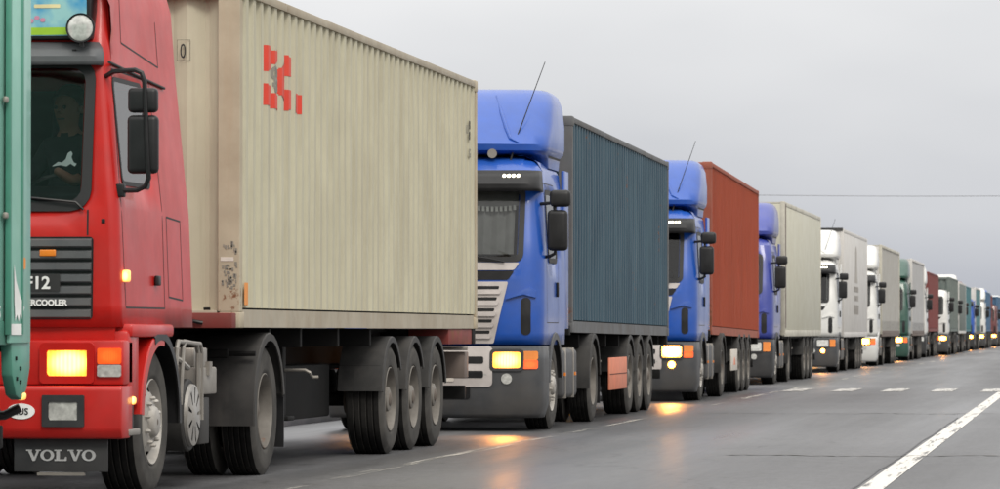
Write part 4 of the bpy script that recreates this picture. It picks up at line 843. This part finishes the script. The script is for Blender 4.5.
def driver(loc):
    """Seated figure grown from a jointed skeleton; one continuous body."""
    V = [((0, 0, 0), .15), ((0, .02, .16), .145), ((0, .03, .34), .165), ((0, .02, .47), .12), ((0, .005, .55), .062), ((0, -.015, .61), .075), ((0, -.03, .68), .098), ((0, -.025, .76), .098), ((0, -.02, .82), .06)]
    E = [(i, i + 1) for i in range(8)]
    def add(p, r, a): V.append((p, r)); E.append((a, len(V) - 1)); return len(V) - 1
    for s in (1, -1):
        a = add((s * .17, .02, .45), .075, 3); a = add((s * .26, -.06, .26), .055, a); a = add((s * .20, -.28, .20), .042, a); a = add((s * .16, -.36, .25), .032, a); add((s * .13, -.40, .28), .030, a)
        a = add((s * .11, -.12, -.01), .10, 0); a = add((s * .14, -.44, .02), .075, a); a = add((s * .14, -.50, -.38), .055, a); add((s * .14, -.62, -.42), .045, a)
    me = bpy.data.meshes.new('person'); me.from_pydata([v[0] for v in V], E, []); o = bpy.data.objects.new('person', me); COL.objects.link(o)
    sk = o.modifiers.new('skin', 'SKIN')
    if not me.skin_vertices: me.skin_vertices.new()
    for d, v in zip(me.skin_vertices[0].data, V): d.radius = (v[1], v[1])
    me.skin_vertices[0].data[0].use_root = True
    o.modifiers.new('sub', 'SUBSURF').levels = 2
    dg = bpy.context.evaluated_depsgraph_get(); m2 = bpy.data.meshes.new_from_object(o.evaluated_get(dg)); bpy.data.objects.remove(o)
    m2.name = 'person'; m2.materials.clear()
    for m in (M['shirt'], M['skin']): m2.materials.append(m)
    for p in m2.polygons:
        p.use_smooth = True; cc = p.center
        p.material_index = 1 if cc.z > .53 or (cc.z > .1 and cc.y < -.24 and abs(cc.x) > .08) else 0
    o = bpy.data.objects.new('person', m2); COL.objects.link(o); o.location = loc; o.rotation_euler = (0, 0, radians(-18))
    tag(o, 'driver in a dark shirt sitting at the wheel of the red truck', 'person')
    hr = MB().lathe([(-.10, .001), (-.10, .05), (-.08, .09), (-.02, .118), (.03, .116), (.08, .085), (.105, .04), (.11, .001)], (0, .012, .765), n=18, axis='y')
    hr.v = [(x, y, max(z, .72 + max(0, -y) * .9)) for x, y, z in hr.v]
    obj('hair', hr, M['hair'], o)
    obj('nose', MB().prism([(-.105, .70), (-.150, .685), (-.105, .665)], 'x', -.014, .014), M['skin'], o, bevel=.006)
    for s in (1, -1):
        obj('ear', MB().lathe([(-.012, .001), (-.008, .026), (.008, .028), (.012, .001)], (s * .098, -.005, .70), n=12), M['skin'], o)
        obj('eye', MB().lathe([(-.012, .001), (-.008, .012), (.0, .014)], (s * .035, -.118, .715), n=10, axis='y'), M['ink'], o)
    obj('mouth', MB().box(-.025, .025, -.118, -.10, .632, .640), M['hair'], o)
    return o

# ------------------------------------------------------------------ place the queue
def put(Xs, Y, hw=1.25): return (Xs - hw, Y, 0)
AX = (6.82, 8.12, 9.45)

# the mint green trailer whose rear end shows in front of the red truck
g0 = body_trailer('box_trailer', 'mint green trailer, only its rear side corner showing ahead of the red truck', put(-6.29, 14.0), (0, 0, 0), 1.08, 3.9, 10.0, (4.8, 6.1, 7.4), M['mint'], M['mint_dark'], M['rim'], seams=5)
obj('rear_post', MB().box(1.262, 1.285, 9.45, 9.93, 1.05, 3.86), M['mint'], g0, bevel=.008)
for y in (9.42, 9.70): obj('post_edge', MB().box(1.262, 1.297, y, y + .022, 1.10, 3.86), M['mint_dark'], g0, bevel=.004)
br = obj('rear_bracket', MB().prism([(9.54, 1.06), (9.985, 1.06), (9.98, .90), (9.90, .77), (9.78, .71), (9.66, .74), (9.57, .86)], 'x', 1.20, 1.27), M['mint_dark'], g0, bevel=.012)
for (y, z) in ((9.64, .96), (9.74, .90), (9.74, .82), (9.66, .84)): rounded('bolt', M['frame'], br, (1.273, y, z), (.012, .02, .024), .004)
rounded('side_lamp', M['lamp_side'], br, (1.25, 9.84, .735), (.05, .10, .05), .02)
obj('mud_flap_rail', MB().tube([(.9, 9.80, .60), (1.15, 9.84, .62), (1.24, 9.86, .665)], .028), M['black'], g0)
for z in (2.48, 1.80): rounded('bolt', M['steel'], g0, (1.275, 9.38, z), (.03, .05, .04), .012)
SG = lambda y, z, o: (1.288 + o, y, z)
obj('white_emblem', MB().add([SG(y, z, .003) for y, z in [(9.52, 1.52), (9.57, 1.42), (9.66, 1.33), (9.76, 1.26), (9.70, 1.19), (9.67, 1.23), (9.63, 1.18), (9.59, 1.22), (9.55, 1.18), (9.53, 1.30)]], [tuple(range(10))]), M['white_ink'], g0)
obj('white_band', patch(SG, 9.46, 9.74, 1.10, 1.165, .005, .003), M['white_ink'], g0)
obj('yellow_tag', patch(SG, 9.71, 9.79, 1.49, 1.56, .02, .003), M['sticker_orange'], g0)
text('lettering', 'S', .10, M['white_ink'], g0, (1.262, 9.27, 1.20), 'left', bold=.003)

# red truck with the beige container
old_red_tractor('red cab-over truck with black slatted grille, round roof lamp and painted roof sign', put(-6.29, 26.5), (0, 0, 0))
driver((-6.29 - 1.25 + .64, 26.5 + .93, 1.94))
ZB = 1.15
chassis_trailer('dark container trailer under the beige container, with red front beam', (-6.29 - HW, 30.24, 0), (0, 0, 0), ZB, AX, M['frame'], M['frame_red'], M['rim'])
tr1 = [o for o in COL.objects if o.name.startswith('container_trailer')][-1]
for sd in (1, -1):
    lb = obj('rear_lamp_box', MB().box(sd * .90, sd * 1.18, 11.55, 11.80, .64, .91), M['curtain_skirt'], tr1, bevel=.012)
    obj('lamp_box_bar', MB().box(sd * .62, sd * 1.21, 11.50, 11.56, .925, .965), M['steel'], lb, bevel=.006)
    obj('rear_side_beam', MB().box(sd * .78, sd * 1.19, 10.4, 12.1, .99, 1.146), M['frame_red'], tr1, bevel=.008)
c1 = container('beige corrugated container with a red logo behind the red cab', 12.192, 2.591, (-6.29 - HW, 30.24, ZB), (0, 0, 0), M['beige'], M['beige_rail'], M['beige_post'], 1)
BARS = [   # start, end along the wall, then pieces: (z low at start, z low at end, z high at start, z high at end)
    (.965, 1.250, [(3.12, 3.18, 3.36, 3.345), (2.895, 2.88, 3.07, 3.03)]),
    (1.272, 1.555, [(3.20, 3.26, 3.315, 3.345), (2.885, 2.86, 3.01, 2.975)]),
    (1.575, 1.865, [(3.03, 2.92, 3.17, 3.30)]),
    (1.880, 2.150, [(3.156, 3.156, 3.335, 3.295), (2.885, 2.91, 3.06, 3.06)]),
    (2.245, 2.500, [(2.887, 2.887, 3.04, 3.04)])]
def logo(y, z):
    zz = z + ZB
    if .93 < y < .965: return 3.03 < zz < 3.15
    for a, b, ps in BARS:
        if a < y < b:
            u = (y - a) / (b - a)
            return any(l0 + (l1 - l0) * u < zz < h0 + (h1 - h0) * u for l0, l1, h0, h1 in ps)
    return False
def swirl(y, z):
    zz = z + ZB
    for cy, cz, r in ((1.42, 3.15, .05), (1.44, 3.06, .05)):
        d = sqrt((y - cy) ** 2 + (zz - cz) ** 2)
        if abs(d - r) < .012 or abs(d - r * .45) < .008: return True
    return False
decal('logo', c1, M['logo_red'], .93, 2.54, 2.85 - ZB, 3.38 - ZB, logo)
decal('logo_swirl', c1, M['ink_grey'], 1.28, 1.56, 2.95 - ZB, 3.28 - ZB, swirl, .008)
for z, s, y, m in ((3.16, 'U', 11.45, 'ink_grey'), (3.21, 'B', 11.62, 'ink'), (3.10, '8', 11.62, 'ink'), (2.92, 'G', 11.62, 'ink_grey')): text('lettering', s, .13, M[m], c1, (HW - .006, y, z - ZB), 'left', bold=.0, sx=1.2)
obj('sticker', patch(lambda y, z, o: (HW + o, y, z), .19, .33, .17, .34, .01, -.005), M['sticker_orange'], c1)
zf = text('lettering', '0', .16, M['ink'], c1, (.745, .045, 3.185 - ZB), 'front', bold=.0, sx=.6)
obj('lettering_box', ring(lambda x, z, o: (x, .045 - o, z), .722, .826, 3.165 - ZB, 3.325 - ZB, .004, .0025, .002, .001), M['ink'], c1)
random.seed(3)
sc = MB()
for k in range(46):                       # rubbed-off numbers scribbled on the front post
    x0, z0 = random.uniform(1.075, 1.195), random.choice([random.uniform(.28, .47), random.uniform(.28, .45), random.uniform(.55, .62)])
    sc.box(x0, x0 + random.uniform(.006, .02), -.0015, .003, z0, z0 + random.uniform(.008, .04))
obj('scribbles', sc, M['ink_grey'], c1)['kind'] = 'stuff'
obj('paper_label', MB().box(1.07, 1.17, -.001, .003, .50, .53), M['board_white'], c1)

# two blue trucks, one with a slate container, one with a brick red one
def yaw_to(x0, y0, x1, y1): return -math.atan2(x1 - x0, y1 - y0)
def rig(cont, Xs, Y, yaw=0.0, pitch=0.0, zb=1.09, nose=3.27, dx=0.0, tr=None, gap=None):
    """Places tractor, trailer and load of one truck; Y is where the load begins."""
    return (Xs - HW, Y, zb)
modern_tractor('blue truck with grey bumper and fringed windscreen curtain, pulling the slate blue container', put(-6.02, 45.4), (0, 0, 0), M['blue'], M['silver'], curtain_=True)
y2 = yaw_to(-6.07, 48.67, -6.14, 60.86)
t2 = chassis_trailer('dark container trailer with an orange side board under the slate blue container', (-6.07 - HW, 48.67, 0), (0, 0, y2), 1.08, AX, M['frame'], M['frame'], M['rim'], side=1.20)
sb = obj('side_board', MB().box(1.20, 1.225, 4.05, 6.15, .36, .78), M['board_orange'], t2, bevel=.006)
obj('board_joint', MB().box(1.226, 1.229, 4.06, 6.14, .562, .570), M['frame'], sb)
container('slate blue corrugated container behind the blue cab', 12.192, 2.591, (-6.07 - HW, 48.67, 1.11), (radians(-.25), 0, y2), M['slate'], M['slate_rail'], M['slate_rail'], 2)
modern_tractor('blue truck with grey bumper pulling the tall brick red container', put(-6.15, 65.2), (0, 0, 0), M['blue'], M['silver'], lit='both')
y3 = yaw_to(-6.19, 68.5, -6.36, 80.7)
t3 = chassis_trailer('dark container trailer with a pale square side plate under the brick red container', (-6.19 - HW, 68.5, 0), (0, 0, y3), 1.03, AX, M['frame'], M['frame'], M['rim'], side=1.20)
sb = obj('side_board', MB().box(1.20, 1.225, 4.5, 6.0, .42, .80), M['board_white'], t3, bevel=.006)
obj('board_mark', MB().prism([(5.05, .52), (5.15, .66), (5.25, .58), (5.35, .66), (5.45, .52)], 'x', 1.226, 1.23), M['board_orange'], sb)
container('tall brick red corrugated container behind a blue cab', 12.192, 2.896, (-6.19 - HW, 68.5, 1.07), (radians(-.35), 0, y3), M['brick'], M['brick_rail'], M['brick_rail'], 3)

# violet blue cab with the cream box, white cab with the white box
modern_tractor('violet blue truck without sun visor pulling the cream box trailer', put(-6.49, 85.9), (0, 0, 0), M['violet'], M['violet'], visor=False, lit='low', bump=M['plastic'], dh=-.05, ant=False)
b4 = body_trailer('box_trailer', 'cream smooth-sided box trailer behind the violet blue cab', put(-6.47, 89.1), (0, 0, 0), 1.05, 3.95, 12.3, AX, M['cream'], M['cream_rail'], M['rim'], seams=1)
obj('dark_strip', MB().box(1.262, 1.268, .10, .36, 1.2, 3.90), M['curtain_skirt'], b4)
modern_tractor('white truck with a lit fog lamp pulling the white box trailer with faded print', put(-6.70, 112.0), (0, 0, 0), M['white'], M['white'], lit='fog')
b5 = body_trailer('box_trailer', 'white box trailer with a faded grey tower print on its side', put(-6.71, 115.2), (0, 0, 0), 1.0, 4.0, 12.6, (7.2, 8.5, 9.8), M['boxwhite'], M['boxwhite'], M['rim'], seams=1)
obj('front_cap', MB().box(-1.24, 1.24, -.03, .02, 3.94, 4.03), M['plastic'], b5)
SB = lambda y, z, o: (1.252 + o, y, z)
obj('printed_tower', MB().add([SB(y, z, .002) for y, z in [(5.7, 2.55), (7.3, 2.55), (7.1, 2.75), (6.95, 3.1), (6.95, 3.45), (6.75, 3.58), (6.5, 3.66), (6.25, 3.58), (6.05, 3.45), (6.05, 3.1), (5.9, 2.75)]], [tuple(range(11))]), M['faint'], b5)
for z, a, b in ((2.28, 5.3, 7.7), (2.02, 5.6, 7.4), (1.62, 5.3, 7.7)):
    mb = MB(); y = a
    random.seed(int(z * 100))
    while y < b:
        w_ = random.uniform(.10, .26); mb.add([SB(yy, zz, .002) for yy, zz in ((y, z), (y + w_, z), (y + w_, z + (.16 if z > 1.7 else .28)), (y, z + (.16 if z > 1.7 else .28)))], [(0, 1, 2, 3)]); y += w_ + .06
    obj('printed_line', mb, M['faint'], b5)

# farther trucks
modern_tractor('white truck with a bright headlight pulling the grey-beige curtain trailer', put(-6.63, 132.2), (0, 0, 0), M['white'], M['white'], lit='head', bump=M['white'], visor_lamps=False, ant=False)
body_trailer('curtain_trailer', 'grey-beige curtain trailer with a brown skirt behind a white cab', put(-6.63, 135.4), (0, 0, 0), 1.05, 3.98, 13.2, (7.6, 8.9, 10.2), M['curtain'], M['cream_rail'], M['rim'], skirt=M['curtain_skirt'], curtain=True)
modern_tractor('dark green truck between two curtain-sided trailers', put(-6.65, 156.6), (0, 0, 0), M['green'], M['green'], lit='head', bump=M['green'], visor=False, visor_lamps=False, ant=False)
body_trailer('curtain_trailer', 'pale grey curtain trailer behind the dark green cab', put(-6.65, 159.8), (0, 0, 0), 1.05, 3.95, 12.2, (6.9, 8.2, 9.5), M['curtain2'], M['boxwhite'], M['rim'], skirt=M['curtain_skirt'], curtain=True)
FAR = [   # front of load, load colour, cab colour, lit, tractor label, load words
    (178.5, 'maroon', 'white', 'none', 'far white truck coupled to the maroon container', 'maroon container', 0),
    (196.0, 'moss', 'white', 'head', 'far white truck with glowing headlights before the moss grey container', 'moss grey container', 0),
    (214.0, 'grey', 'white', 'head', 'far white truck before the grey box trailer with white trim', 'far grey box trailer with white trim beyond the moss grey container', .12),
    (232.0, 'teal', 'redcab', 'low', 'far dark red truck before the teal container', 'teal container', 0),
    (250.5, 'curt', 'blue', 'head', 'far blue truck before the far teal curtain trailer', 'far teal curtain trailer beyond the teal container', 0),
    (269.0, 'azure', 'white', 'head', 'far white truck before the azure container', 'azure container', 0),
    (287.5, 'maroon', 'blue', 'low', 'far blue truck before the last maroon container', 'last maroon container at the end of the queue', .1),
    (306.0, 'azure', 'redcab', 'head', 'far dark red truck before the last azure container', 'last azure container near the queue end', 0),
    (324.5, 'grey', 'white', 'head', 'distant white truck at the very end of the queue', 'distant grey box trailer closing the queue', 0)]
for i, (Y, col, cabc, lit, lab, what, dh) in enumerate(FAR):
    X = -6.70 + (0, .36, .22, .02, .12, .34, .05, .32, .2)[i]          # the drivers do not keep one line
    modern_tractor(lab, put(X, Y - 3.3), (0, 0, 0), M[cabc], M[cabc] if cabc != 'blue' else M['silver'], lit=lit, visor=i % 2 == 0, visor_lamps=False, deflector=i % 3 != 1, dh=dh, ant=False, bump=M['grey'] if i % 2 else M['plastic'])
    if col == 'grey':
        body_trailer('box_trailer', what, put(X, Y), (0, 0, 0), 1.05, 3.7, 12.4, AX, M['moss'], M['boxwhite'], M['rim'], seams=1)
    elif col == 'curt':
        body_trailer('curtain_trailer', what, put(X, Y), (0, 0, 0), 1.05, 3.8, 12.4, AX, M['teal'], M['boxwhite'], M['rim'], skirt=M['curtain_skirt'], curtain=True)
    elif col:
        chassis_trailer('far container trailer carrying the ' + what, (X - HW, Y, 0), (0, 0, 0), 1.12, AX, M['frame'], M['frame'], M['rim'], side=1.20)
        container(what + ' riding on a far trailer' if len(what) < 20 else what, 12.192, 2.591, (X - HW, Y, 1.12), (0, 0, 0), M[col], M[col], M[col], 10 + i)
    else:
        body_trailer('box_trailer', what, put(X, Y), (0, 0, 0), 1.05, 3.9, 12.4, AX, M['boxwhite'], M['boxwhite'], M['rim'], seams=1)

# ------------------------------------------------------------------ cable across the road on two poles
M['wood'] = mat('weathered_wood', (0.16, 0.13, 0.10), 0.85, streak=0.5)
A, B = Vector((-17.5, 150, 6.25)), Vector((16.0, 150, 6.45))
for P_ in (A, B):
    o = thing('utility_pole', 'wooden pole holding the cable %s' % ('behind the trucks' if P_ is A else 'across the road'), 'pole', (P_.x, P_.y, 0))
    obj('post', MB().tube([(0, 0, -.3), (0, 0, P_.z + .25)], [.14, .10], 12), M['wood'], o)
    obj('insulator', MB().lathe([(0, .001), (0, .04), (.04, .05), (.07, .03), (.12, .03), (.12, .001)], (0, -.13, P_.z - .10), n=12, axis='z'), M['board_white'], o)
    obj('bracket', MB().tube([(0, 0, P_.z - .12), (0, -.13, P_.z - .12)], .015), M['frame'], o)
pts = [A.lerp(B, i / 40) + Vector((0, -.13, -.30 * (1 - (2 * i / 40 - 1) ** 2))) for i in range(41)]
cb_ = obj('overhead_cable', MB().tube(pts, .009, 6), mat('cable_grey', (0.12, 0.12, 0.13), .6)); tag(cb_, 'thin dark cable strung high across the road', 'cable')
